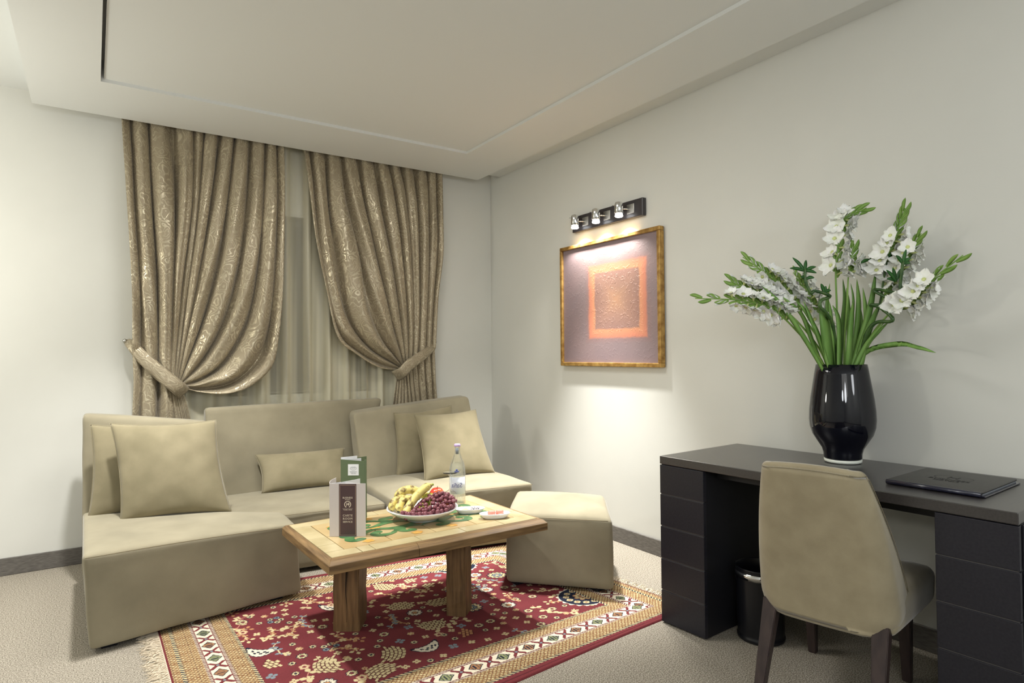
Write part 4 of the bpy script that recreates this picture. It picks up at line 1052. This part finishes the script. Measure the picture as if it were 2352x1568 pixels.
def nug(loc, r, label):
    bm = bmesh.new(); bmesh.ops.create_icosphere(bm, subdivisions=3, radius=r)
    for v_ in bm.verts: v_.co *= 1+.12*sin(v_.co.x*700)*cos(v_.co.y*600+v_.co.z*500)
    for v_ in bm.verts: v_.co.z = max(v_.co.z, -r*.8)
    o = frombm('coated_sweet', bm, M['choc'], None, True, loc=loc); tag(o, label, 'sweet')
nug(d1+dv*.016+Vector((0, 0, .0058+.0105)), .013, 'dark speckled sweet next to the biscuit'); nug(d1+dv*.040+Vector((.002, .004, .0058+.0098)), .012, 'dark speckled sweet at the right end of the oval dish')

# ------------------------------------------------------------------ desk
DF = Vector((2.139, 1.985, 0)); dd_ = Vector((.0526, -.9986, 0)).normalized(); dn = Vector((.9986, .0526, 0))
dang = atan2(dd_.y, dd_.x)          # local x runs along the front (away from the corner), local y into the wall
desk = thing('writing_desk', 'dark wenge desk with two pedestals along the right wall', 'desk', tuple(DF), dang)
DL, DD, DT = 1.305, .605, .036
# local +y must point to the wall: rotate x axis by dang gives y = perpendicular left = (0.9986,0.0526)
box('desktop', (0, 0, .75-DT), (DL, DD, .75), M['desktop'], desk, bev=.0025)
def pedestal(xa, xb, grooves):
    box('pedestal', (xa+.002, .012, .004), (xb, DD-.03, .75-DT), M['deskin'], desk)
    zz = [.004, .149, .291, .436, .580, .75-DT-.001]
    for a, b in zip(zz[:-1], zz[1:]):
        d = box('drawer', (xa+.0005, .0, a+.0022), (xb+.001, .02, b-.0022), M['desk'], desk, bev=.002)
    for z in zz[1:-1]: box('groove', (xa+.0035, .0035, z-.0022), (xb-.003, .013, z+.0022), M['groove'], desk)  # pale strips in the drawer gaps paint the lit edges
pedestal(0, .232, 1); pedestal(DL-.213, DL, 1)
for xe in (-.0005, DL+.0005):
    for a, b in zip([.004, .149, .291, .436, .580], [.149, .291, .436, .580, .713]):
        x_ = xe-.006 if xe < 0 else xe
        box('side_panel', (x_+.0005 if xe > 0 else x_+.004, .024, a+.0022), (x_+.006, DD-.03, b-.0022), M['desk'], desk, bev=.0012)
box('rail', (.232, .10, .672), (DL-.213, .12, .75-DT), M['deskin'], desk)

# folder on the desk
fo = thing('desk_folder', 'dark leather stationery folder with embossed emblem on the desk', 'folder', (2.505, .962, .751), atan2(-.27, .012))
box('back_cover', (-.142, -.172, 0), (.148, .176, .0045), M['navy'], fo, bev=.002)
box('pages', (-.132, -.162, .0047), (.138, .166, .0095), M['greyink'], fo)
bmf = bmesh.new(); bmbox(bmf, (-.142, -.174, .0097), (.140, .172, .0165), .0035, 3)
frombm('front_cover', bmf, M['leather'], fo, True)
tube('spine', [(-.140, -.176, .0085), (.138, -.176, .0085)], .0083, M['navy'], fo, 12)
Mf = lambda x, y: Matrix.Translation((x, y, .0172))
text_mesh('embossed_lettering', 'BUSINESS', .030, M['leatherd'], fo, Mf(0, -.030)); text_mesh('embossed_lettering', 'HOTELS', .022, M['leatherd'], fo, Mf(0, -.055))
text_mesh('embossed_monogram', 'H', .055, M['leatherd'], fo, Mf(0, .018))
V = []; f = []
for k in range(49):
    a = 2*pi*k/48
    for rr in (.95, 1.0): V.append((rr*.060*cos(a), .018+rr*.040*sin(a), .0172))
for k in range(48): f.append((2*k, 2*k+1, 2*k+3, 2*k+2))
pyd('embossed_ring', V, f, M['leatherd'], fo)

# ------------------------------------------------------------------ desk chair
co, cf, cl = Vector((2.06, 1.19, 0)), Vector((.977, .214, 0)), Vector((-.214, .977, 0))
chair = thing('desk_chair', 'beige suede desk chair with curved back and dark tapered legs', 'chair', tuple(co), atan2(cf.y, cf.x))
# local x = forward (to the desk), local y = left
def shell():
    nv, nu = 40, 60; th = .045; outer = []; inner = []
    for j in range(nv+1):
        v = j/nv; z = .285+(.838-.285)*v
        w = .226-.066*v**2.1; wing = .155*(1-v)**1.1+.022; lean = -.118*v**1.25
        if v < .14: w -= .03*(1-v/.14)**2
        r = .085*(1-.45*v)
        ro = []; ri = []
        # half path: from centre back to corner arc to wing end
        L1_ = w-r; La = r*pi/2; L2_ = max(wing-r*.3, .0); Lt = L1_+La+L2_
        for i in range(nu+1):
            s = -1+2*i/nu; d = abs(s)*Lt; sg = 1 if s >= 0 else -1
            if d < L1_: p = Vector((0, d)); n = Vector((-1, 0))
            elif d < L1_+La:
                a = (d-L1_)/r; p = Vector((r-r*cos(a), L1_+r*sin(a))); n = Vector((-cos(a), sin(a)))
            else: p = Vector((r+d-L1_-La, w)); n = Vector((0, 1))
            bow = -.012*(1-(p.y/w)**2)
            P = Vector((p.x+lean+bow, sg*p.y)); nn = Vector((n.x, sg*n.y))
            t_ = th*(1 if abs(s) < .97 else .8)
            zz = z+(.010*(1-(p.y/w)**2) if v > .97 else 0)-.0*abs(s)
            ro.append((P.x, P.y, zz)); q = P-nn*t_; ri.append((q.x, q.y, zz))
        outer.append(ro); inner.append(ri)
    return outer, inner
def build_shell():
    O, I = shell(); nv, nu = len(O)-1, len(O[0])-1
    bm = bmesh.new(); vo = [[bm.verts.new(p) for p in r] for r in O]; vi = [[bm.verts.new(p) for p in r] for r in I]
    for j in range(nv):
        for i in range(nu):
            bm.faces.new((vo[j][i], vo[j+1][i], vo[j+1][i+1], vo[j][i+1])); bm.faces.new((vi[j][i], vi[j][i+1], vi[j+1][i+1], vi[j+1][i]))
        for i, fl in ((0, 0), (nu, 1)):
            q = (vo[j][i], vi[j][i], vi[j+1][i], vo[j+1][i]); bm.faces.new(q if not fl else q[::-1])
    for i in range(nu):
        bm.faces.new((vo[nv][i], vi[nv][i], vi[nv][i+1], vo[nv][i+1])); bm.faces.new((vo[0][i], vo[0][i+1], vi[0][i+1], vi[0][i]))
    bmesh.ops.recalc_face_normals(bm, faces=bm.faces)
    rimE = [e for e in bm.edges if len(e.link_faces) == 2 and e.calc_face_angle(0) > .9]
    bmesh.ops.bevel(bm, geom=rimE, offset=.017, segments=4, affect='EDGES', profile=.5)
    frombm('backrest', bm, M['chairf'], chair, True)
    # seam along the rim of the outer shell
    rim = [Vector(O[j][0]) for j in range(2, nv-1)]+[Vector(p)+Vector((0, 0, -.016)) for p in O[nv-0]][2:-2]+[Vector(O[j][-1]) for j in range(nv-2, 1, -1)]
    rim = [Vector(p) for p in rim]
    tube('seam', [p+Vector((-.0005, 0, 0)) for p in rim], .0012, M['seam'], chair, 5)
build_shell()
soft_box('seat', [(.03, .215, .288), (.03, -.215, .288), (.49, -.245, .285), (.49, .245, .285), (.02, .215, .425), (.02, -.215, .425), (.50, -.25, .422), (.50, .25, .422)], M['chairf'], chair, .035, 10, bulge=(.004, .004, 0, .02, 0, .018))
def taper_leg(p0, p1, a, b):
    V = []
    for p, s in ((p0, a), (p1, b)):
        for x, y in ((-1, -1), (1, -1), (1, 1), (-1, 1)): V.append((p[0]+x*s/2, p[1]+y*s/2, p[2]))
    bm = bmesh.new(); vs = [bm.verts.new(v_) for v_ in V]
    for q in ((3, 2, 1, 0), (4, 5, 6, 7), (0, 1, 5, 4), (1, 2, 6, 5), (2, 3, 7, 6), (3, 0, 4, 7)): bm.faces.new([vs[k] for k in q])
    bmesh.ops.recalc_face_normals(bm, faces=bm.faces)
    bmesh.ops.bevel(bm, geom=list(bm.edges), offset=.003, segments=2, affect='EDGES')
    frombm('leg', bm, M['darkwood'], chair)
taper_leg((-.085, .185, 0), (.035, .175, .33), .032, .052); taper_leg((-.085, -.185, 0), (.035, -.175, .33), .032, .052)
taper_leg((.415, .165, 0), (.39, .165, .33), .030, .048); taper_leg((.415, -.165, 0), (.39, -.165, .33), .030, .048)

# ------------------------------------------------------------------ waste bin
bn = thing('waste_bin', 'round black metal waste bin with silver rim under the desk', 'bin', (2.375, 1.640, 0))
lathe('body', [(0, .004), (.088, .004), (.092, 0), (.096, .004), (.097, .016), (.093, .020), (.094, .03), (.100, .262), (.102, .300), (.1035, .304), (.101, .306), (.098, .302), (.096, .26), (.090, .03), (0, .012)], M['black'], bn, 48)
lathe('rim_band', [(.1008, .262), (.1034, .262), (.1045, .288), (.1024, .288)], M['chrome'], bn, 48)

# ------------------------------------------------------------------ painting
py0, py1, pz0, pz1 = 2.554, 3.506, 1.130, 1.972
pt = thing('wall_painting', 'abstract painting with glowing orange square in a gilt frame', 'painting', (X, (py0+py1)/2, pz0))
hwp = (py1-py0)/2; hp = pz1-pz0; fwid = .026
# local: y along wall, x negative = into the room
for nm, lo, hi in (('frame_rail', (-.045, -hwp, 0), (-.006, hwp, fwid)), ('frame_rail', (-.045, -hwp, hp-fwid), (-.006, hwp, hp)), ('frame_rail', (-.045, -hwp, fwid), (-.006, -hwp+fwid, hp-fwid)), ('frame_rail', (-.045, hwp-fwid, fwid), (-.006, hwp, hp-fwid))):
    box(nm, lo, hi, M['gold'], pt, bev=.004)
box('backing_board', (-.008, -hwp+.02, .02), (-.0005, hwp-.02, hp-.02), M['deskin'], pt)
def canvas_mat():
    m = bpy.data.materials.new('oil_paint_canvas'); m.use_nodes = True; nt = m.node_tree; N = nt.nodes; L = nt.links; b = N['Principled BSDF']
    tc = N.new('ShaderNodeTexCoord'); sp = N.new('ShaderNodeSeparateXYZ'); L.new(tc.outputs['Object'], sp.inputs[0])
    def mth(op, a, b_=None, c=None):
        n = N.new('ShaderNodeMath'); n.operation = op
        for k, v in enumerate((a, b_, c)):
            if v is None: continue
            if isinstance(v, (int, float)): n.inputs[k].default_value = v
            else: L.new(v, n.inputs[k])
        return n.outputs[0]
    nz = N.new('ShaderNodeTexNoise'); nz.inputs['Scale'].default_value = 14; nz.inputs['Detail'].default_value = 6; L.new(tc.outputs['Object'], nz.inputs['Vector'])
    nf = N.new('ShaderNodeTexNoise'); nf.inputs['Scale'].default_value = 5; nf.inputs['Detail'].default_value = 8; L.new(tc.outputs['Object'], nf.inputs['Vector'])
    # square distance around centre (y=.0+.02, z=.46)
    yy = mth('ABSOLUTE', mth('SUBTRACT', sp.outputs[1], -.087)); zz = mth('ABSOLUTE', mth('SUBTRACT', sp.outputs[2], .432))
    d = mth('MAXIMUM', mth('MULTIPLY', yy, 1.0), mth('MULTIPLY', zz, 1.09))
    d2 = mth('ADD', d, mth('MULTIPLY', mth('SUBTRACT', nz.outputs['Fac'], .5), .022))
    cr = N.new('ShaderNodeValToRGB'); e = cr.color_ramp.elements
    e[0].position = 0.0; e[0].color = lin(196, 156, 128); e[1].position = .9; e[1].color = lin(140, 124, 128)
    for p, c in ((.19, lin(178, 142, 126)), (.395, lin(164, 130, 120)), (.425, lin(216, 158, 122)), (.515, lin(208, 140, 116)), (.55, lin(152, 128, 128)), (.62, lin(146, 130, 132))):
        x = e.new(p); x.color = c
    L.new(mth('MULTIPLY', d2, 2.0), cr.inputs[0])
    mix = N.new('ShaderNodeMix'); mix.data_type = 'RGBA'; mix.blend_type = 'OVERLAY'; mix.inputs[0].default_value = .3
    L.new(cr.outputs[0], mix.inputs[6])
    cg = N.new('ShaderNodeValToRGB'); cg.color_ramp.elements[0].position = .3; cg.color_ramp.elements[1].position = .7; cg.color_ramp.elements[0].color = lin(120, 110, 116); cg.color_ramp.elements[1].color = lin(170, 148, 140)
    L.new(nf.outputs['Fac'], cg.inputs[0]); L.new(cg.outputs[0], mix.inputs[7]); L.new(mix.outputs[2], b.inputs['Base Color'])
    b.inputs['Roughness'].default_value = .55
    vo = N.new('ShaderNodeTexNoise'); vo.inputs['Scale'].default_value = 38; vo.inputs['Detail'].default_value = 9; vo.inputs['Distortion'].default_value = 1.2; L.new(tc.outputs['Object'], vo.inputs['Vector'])
    rp = N.new('ShaderNodeValToRGB'); rp.color_ramp.elements[0].position = .55; rp.color_ramp.elements[1].position = .62; L.new(vo.outputs['Fac'], rp.inputs[0])
    inner = mth('ADD', mth('MULTIPLY', mth('LESS_THAN', d, .23), .8), .3)
    low = mth('MULTIPLY', rp.outputs[0], inner)
    bp = N.new('ShaderNodeBump'); bp.inputs['Strength'].default_value = .8; bp.inputs['Distance'].default_value = .0012; L.new(low, bp.inputs['Height']); L.new(bp.outputs[0], b.inputs['Normal'])
    return m
box('canvas', (-.030, -hwp+fwid-.003, fwid-.003), (-.009, hwp-fwid+.003, hp-fwid+.003), canvas_mat(), pt)

# ------------------------------------------------------------------ picture lamp
by0, by1, bz0, bz1 = 2.70, 3.375, 2.062, 2.172
pl = thing('picture_lamp', 'dark wall bar with three chrome spotlights above the painting', 'lamp', (X, (by0+by1)/2, bz0))
hb = (by1-by0)/2; hz = bz1-bz0
box('back_plate', (-.032, -hb, 0), (-.0005, hb, hz), M['lampplate'], pl, bev=.004)
for dy in (-.215, 0.0, .215):
    yb_ = dy+.0
    box('mount_plate', (-.036, yb_-.052, .028), (-.0322, yb_+.010, .086), M['steel'], pl, bev=.001)
    hx = -.085; hy = yb_+.03
    tube('arm', [(-.036, yb_-.02, .055), (-.06, yb_, .058), (hx+.012, hy, .060)], .0035, M['chrome'], pl, 8)
    h = lathe('spot_head', [(0, .060), (.010, .060), (.018, .056), (.020, .048), (.0215, .0), (.019, -.004), (.017, -.004), (.017, .01), (0, .012)], M['chrome'], pl, 28)
    h.location = (hx, hy, .036); h.scale = (1.3, 1.3, 1.15)
    tube('screw', [(0, .018, .046), (0, .045, .050)], .0022, M['chrome'], h, 6)
    b_ = lathe('bulb', [(0, .006), (.0155, .006), (.0185, -.008), (.020, -.016), (.016, -.021), (0, -.022)], M['bulb'], pl, 24); b_.location = (hx, hy, .032); b_.scale = (1.3, 1.3, 1.1)
    sp_ = bpy.data.lights.new('spot_lamp', 'SPOT'); sp_.energy = 24; sp_.color = (1, .97, .88); sp_.spot_size = radians(115); sp_.spot_blend = .8; sp_.shadow_soft_size = .02
    so_ = bpy.data.objects.new('spot_lamp', sp_); COL.objects.link(so_); so_.location = (X+hx, (by0+by1)/2+hy, bz0-.004)
    so_.rotation_euler = Vector((.01, 0, -1)).to_track_quat('-Z', 'Y').to_euler()

# ------------------------------------------------------------------ vase and flowers
VB = Vector((2.632, 1.413, .751)); S = .001847
vz = thing('glass_vase', 'glossy black glass vase with clear foot, standing on the desk', 'vase', tuple(VB))
lathe('foot', [(0, 0), (.066, 0), (.072, .004), (.0725, .0145), (0, .0145)], M['vfoot'], vz, 56)
prof = [(0, .0150), (.070, .0150), (.0725, .02), (.074, .04), (.080, .060), (.098, .088), (.116, .118), (.1255, .150), (.128, .180), (.1265, .22), (.121, .27), (.113, .32), (.105, .37), (.098, .412), (.0955, .412), (.102, .37), (.110, .32), (.118, .27), (.1235, .22), (.125, .18), (.1225, .15), (.113, .118), (.095, .088), (.077, .060), (.06, .03), (0, .026)]
lathe('body', prof, M['vase'], vz, 72)
# bouquet: positions given around the vase: r = across (towards the right-hand end of the desk), u = up from rim, a = towards the wall
RR = Vector((cos(YAW), -sin(YAW), 0)); AA = Vector((sin(YAW), cos(YAW), 0))
RIM = VB+Vector((0, 0, .412))
def vp(px, py, dep=0):
    # across and up in the bouquet's fan: the left half spreads across the room, the right half runs alongside the wall
    d = fw+rt*((px-1176)/FPX)-up*((py-784)/FPX); C0 = Vector((0, 0, 1.22)); bx = max(0, (px-1932)/280)
    nrm = AA.lerp(Vector((1, 0, 0)), min(1, bx*1.6)).normalized() if bx > 0 else AA
    t = ((RIM-C0).dot(nrm)+dep*(1 if bx < .1 else .6))/d.dot(nrm)
    return C0+d*t
def leaf_data(P, w, fold=.25, prof=None, seed=0):
    pts = catmull([Vector(p) for p in P], 6); n = len(pts); V = []; f = []
    view = AA
    for i, p in enumerate(pts):
        t = (pts[min(i+1, n-1)]-pts[max(i-1, 0)]).normalized(); s = i/(n-1)
        side = t.cross(view+RR*.3*sin(seed)).normalized(); nn = side.cross(t)
        wd = w*(prof(s) if prof else sin(pi*min(1, .12+s*.88))**.7)
        wd = max(wd, .0003)
        V += [p+side*wd, p+nn*wd*fold, p-side*wd, p-nn*.0006+nn*wd*fold*.9]
    for i in range(n-1):
        for k in range(4): f.append((4*i+k, 4*i+(k+1) % 4, 4*i+4+(k+1) % 4, 4*i+4+k))
    return V, f
def floret(parent, c, ax, size, rs):
    """white funnel flower: six ruffled petals round a greenish throat"""
    ax = ax.normalized(); a1 = ax.orthogonal().normalized(); b1 = ax.cross(a1); parts = []
    for q in range(6):
        an = q*pi/3+rs.uniform(-.15, .15); d = a1*cos(an)+b1*sin(an); inner = q % 2
        L_ = size*(1.0 if inner else 1.1)*rs.uniform(.88, 1.1); V = []; f = []; NU, NV = 6, 6
        for i in range(NU+1):
            s = i/NU
            op = 1.15*s**1.5; c0 = c+ax*(L_*(.62*s-.16*s*s*1.0))+d*(L_*(.10+.85*s**1.6))*.75
            wd = L_*.40*(sin(pi*min(.96, .1+s*.88))**.75)
            side = ax.cross(d).normalized()
            for j in range(NV+1):
                v_ = -1+2*j/NV
                ruf = .07*size*sin(v_*7+q*2+s*5)*s
                V.append(c0+side*wd*v_+ax*(ruf-.10*size*v_*v_*(1-s))+d*(.05*size*sin(v_*5+q))*s)
        for i in range(NU):
            for j in range(NV): f.append((i*(NV+1)+j, (i+1)*(NV+1)+j, (i+1)*(NV+1)+j+1, i*(NV+1)+j+1))
        parts.append((V, f))
    v, f = merge(parts); fl = pyd('flower', v, f, M['petal'], parent, True)
    tube('throat', [c-ax*size*.45, c-ax*.05*size, c+ax*size*.18], [.0025, .006, .0075], M['throat'], fl, 8)
def gladiolus(P, fl, label, tip=5, w=.0052, seed=0, flip=1, leaves=()):
    """P: stem points; fl = (start, end) share of the stem that carries open flowers"""
    rs = random.Random(seed); t = thing('gladiolus', label, 'flower', group=None)
    pts = catmull([Vector(p) for p in P], 12); n = len(pts)
    tube('stem', pts, [w*(1-.6*i/(n-1)) for i in range(n)], M['stem'], t, 8)
    def at(s):
        k = s*(n-1); i = int(min(k, n-2)); return pts[i].lerp(pts[i+1], k-i), (pts[i+1]-pts[i]).normalized()
    s = fl[0]; k = 0
    while s < .995:
        p, d = at(s); side = d.cross(AA).normalized()*(1 if k % 2 else -1)*flip
        opened = s < fl[1]; sc = 1-(s-fl[0])/(1.02-fl[0])*.45
        q = p+side*.004
        ln = (.060 if opened else .078)*sc
        dirv = (d*1.0+side*(.32 if opened else .22)).normalized()
        v, f = leaf_data([q-d*.01, q+dirv*ln*.5+side*.004, q+dirv*ln], .0085*sc+.003, .5)
        pyd('bud', v, f, M['spathe'], t, True)
        if opened:
            ax = (side*1.0-AA*rs.uniform(.3, 1.1)+d*rs.uniform(.1, .6)+Vector((0, 0, rs.uniform(-.2, .2))))
            floret(t, p+side*.022-AA*.014+d*.012, ax, .056*sc*rs.uniform(.9, 1.15), rs)
        elif s < fl[1]+.08:
            v, f = leaf_data([q, q+dirv*.025+side*.006, q+dirv*.052+side*.012], .007, .9); pyd('white_bud', v, f, M['petal'], t, True)
        s += (.055 if opened else .075)*(.36/max(.25, (pts[-1]-pts[0]).length)); k += 1
    for LP, lw in leaves:
        v, f = leaf_data(LP, lw, .25, seed=seed); pyd('leaf', v, f, M['leaf'], t, True)
    return t
R_ = lambda x, dep=0: vp(x, 850, dep)
gladiolus([vp(1905, 900, 0), vp(1888, 830, -.02), vp(1830, 760, -.03), vp(1775, 712, -.04), vp(1700, 690, -.05), vp(1597, 685, -.06)], (.50, .84), 'gladiolus leaning furthest left, almost horizontal', seed=1,
    leaves=[([vp(1902, 870, -.03), vp(1850, 780, -.05), vp(1795, 700, -.06), vp(1748, 655, -.07)], .010)])
gladiolus([vp(1908, 900, .02), vp(1892, 820, .01), vp(1835, 742, .0), vp(1770, 690, .0), vp(1715, 665, .0), vp(1678, 645, .0)], (.52, .86), 'white gladiolus on the left, second lowest, tip pointing up', seed=2,
    leaves=[([vp(1905, 880, 0), vp(1868, 790, -.02), vp(1840, 720, -.03), vp(1790, 676, -.04)], .009)])
gladiolus([vp(1912, 900, .03), vp(1898, 810, .03), vp(1850, 735, .03), vp(1800, 665, .03), vp(1755, 625, .02), vp(1706, 590, .02)], (.46, .80), 'white gladiolus on the left with tip above the bamboo level', seed=3,
    leaves=[([vp(1915, 880, -.05), vp(1880, 770, -.06), vp(1850, 715, -.05), vp(1828, 690, -.04)], .009)])
gladiolus([vp(1918, 900, .02), vp(1906, 810, .05), vp(1880, 730, .07), vp(1850, 670, .08), vp(1822, 625, .08)], (.44, .93), 'short white gladiolus behind the left bamboo', seed=4,
    leaves=[([vp(1910, 870, -.03), vp(1888, 800, -.05), vp(1862, 730, -.06), vp(1845, 690, -.05)], .010)])
gladiolus([vp(1928, 900, -.02), vp(1925, 800, -.02), vp(1922, 700, -.02), vp(1920, 610, -.02), vp(1932, 520, -.02), vp(1952, 495, -.02), vp(1990, 477, -.02)], (.46, .76), 'tall white gladiolus whose green tip bends to the right', seed=5,
    leaves=[([vp(1912, 866, -.03), vp(1902, 800, -.055), vp(1893, 740, -.07), vp(1884, 700, -.06)], .027), ([vp(1925, 900, -.05), vp(1928, 790, -.05), vp(1925, 730, -.04), vp(1912, 700, -.03)], .014),
            ([vp(1912, 880, .0), vp(1908, 770, .02), vp(1900, 700, .03), vp(1906, 650, .03)], .012), ([vp(1920, 880, -.02), vp(1914, 780, -.05), vp(1908, 720, -.06), vp(1904, 690, -.06)], .010), ([vp(1930, 880, .03), vp(1934, 760, .04), vp(1940, 690, .04), vp(1936, 640, .04)], .012)])
gladiolus([vp(1938, 900, -.03), vp(1940, 790, -.03), vp(1946, 690, -.03), vp(1950, 620, -.03), vp(1962, 560, -.03)], (.72, .80), 'mostly green gladiolus in the centre with forked buds', seed=6,
    leaves=[([vp(1944, 866, -.045), vp(1950, 800, -.07), vp(1956, 730, -.06), vp(1960, 690, -.05)], .014), ([vp(1952, 900, -.04), vp(1956, 760, -.04), vp(1960, 690, -.03), vp(1954, 650, -.02)], .007)])
gladiolus([vp(1958, 900, 0), vp(1978, 780, 0), vp(2002, 690, 0), vp(2030, 600, .0), vp(2060, 530, .0), vp(2079, 478, .0)], (.50, .78), 'tallest white gladiolus right of centre', seed=7,
    leaves=[([vp(1950, 866, -.045), vp(1975, 790, -.06), vp(2000, 700, -.05), vp(2012, 620, -.04)], .014), ([vp(1965, 900, -.05), vp(1985, 790, -.05), vp(1990, 730, -.04), vp(1982, 660, -.03)], .013),
            ([vp(1952, 880, .0), vp(1966, 780, .0), vp(1972, 700, .0), vp(1968, 640, .0)], .012), ([vp(1956, 880, -.03), vp(1978, 800, -.06), vp(2002, 740, -.06), vp(2018, 700, -.05)], .014), ([vp(1946, 880, .03), vp(1950, 770, .03), vp(1948, 700, .03), vp(1944, 660, .03)], .010)])
gladiolus([vp(1960, 900, .05), vp(1990, 780, .06), vp(2030, 680, .07), vp(2075, 600, .07), vp(2116, 536, .07)], (.52, .86), 'white gladiolus at the right, between the tallest one and the rightmost', seed=8,
    leaves=[([vp(1960, 900, .02), vp(1975, 800, .02), vp(1978, 740, .02), vp(1975, 700, .02)], .009)])
gladiolus([vp(1955, 900, -.04), vp(1985, 800, -.05), vp(2035, 728, -.05), vp(2090, 690, -.05), vp(2130, 650, -.05), vp(2212, 586, -.05)], (.48, .80), 'gladiolus leaning furthest right towards the wall', seed=9, flip=-1,
    leaves=[([vp(1945, 866, -.045), vp(1965, 840, -.08), vp(1990, 790, -.07), vp(2035, 735, -.06)], .010), ([vp(1962, 890, -.02), vp(1985, 812, -.02), vp(2060, 790, -.02), vp(2110, 798, -.02), vp(2150, 810, -.02)], .011), ([vp(1970, 890, -.03), vp(1990, 800, -.03), vp(2020, 760, -.03), vp(2045, 735, -.03)], .007)])
def bamboo(P, label, tufts, seed=0, w=.0075):
    t = thing('lucky_bamboo', label, 'plant'); pts = catmull([Vector(p) for p in P], 8); n = len(pts)
    R = [w*(1+.16*(abs(sin(i*.55)) > .96)) for i in range(n)]
    tube('stem', pts, [r*(1-.25*i/n) for i, r in enumerate(R)], M['bamboo'], t, 10)
    rs = random.Random(seed)
    for (x, y, dep, dirs) in tufts:
        b = vp(x, y, dep)
        for (a, l) in dirs:
            d = RR*cos(a)+Vector((0, 0, sin(a)))-AA*rs.uniform(-.2, .3)
            v, f = leaf_data([b, b+d*l*S*.5+Vector((0, 0, .004)), b+d*l*S], .007, .2, seed=seed); pyd('leaf', v, f, M['bleaf'], t, True)
bamboo([vp(1925, 890, .0), vp(1915, 760, -.05), vp(1900, 722, -.08), vp(1884, 705, -.09), vp(1886, 690, -.09), vp(1905, 682, -.09), vp(1900, 676, -.10), vp(1872, 668, -.10), vp(1862, 672, -.10), vp(1850, 645, -.10), vp(1849, 618, -.10)],
    'curled dark bamboo on the left of the bouquet', [(1849, 622, -.10, ((2.25, 40), (1.57, 24), (3.0, 38), (.35, 28), (-.2, 26))), (1852, 640, -.10, ((.1, 18), (2.9, 14))), (1893, 672, -.10, ((2.0, 22), (1.2, 16), (.3, 18)))], 1)
bamboo([vp(1960, 890, .0), vp(1985, 780, -.06), vp(2010, 742, -.09), vp(2045, 738, -.10), vp(2048, 728, -.10), vp(2020, 705, -.08), vp(2000, 700, -.06), vp(2045, 700, -.09), vp(2048, 690, -.10), vp(2008, 668, -.09), vp(2020, 665, -.07), vp(2065, 672, -.10), vp(2068, 650, -.10), vp(2074, 600, -.10)],
    'zigzag dark bamboo on the right of the bouquet', [(2074, 606, -.10, ((1.5, 30), (2.4, 26), (.6, 24), (.1, 18))), (2058, 645, -.10, ((2.4, 34), (1.9, 30), (1.2, 30), (2.9, 20))), (2070, 665, -.10, ((.5, 26), (-.2, 18)))], 2)
bamboo([vp(1968, 890, .02), vp(2000, 760, .0), vp(2020, 700, -.02), vp(2030, 640, -.03), vp(2036, 600, -.03)], 'straight slim bamboo behind the tallest gladiolus', [(2040, 590, -.04, ((.1, 44), (-.35, 26), (.5, 20))), (2030, 606, -.04, ((-.1, 26),)), (1998, 596, -.04, ((3.5, 26), (.3, 18)))], 3, .005)
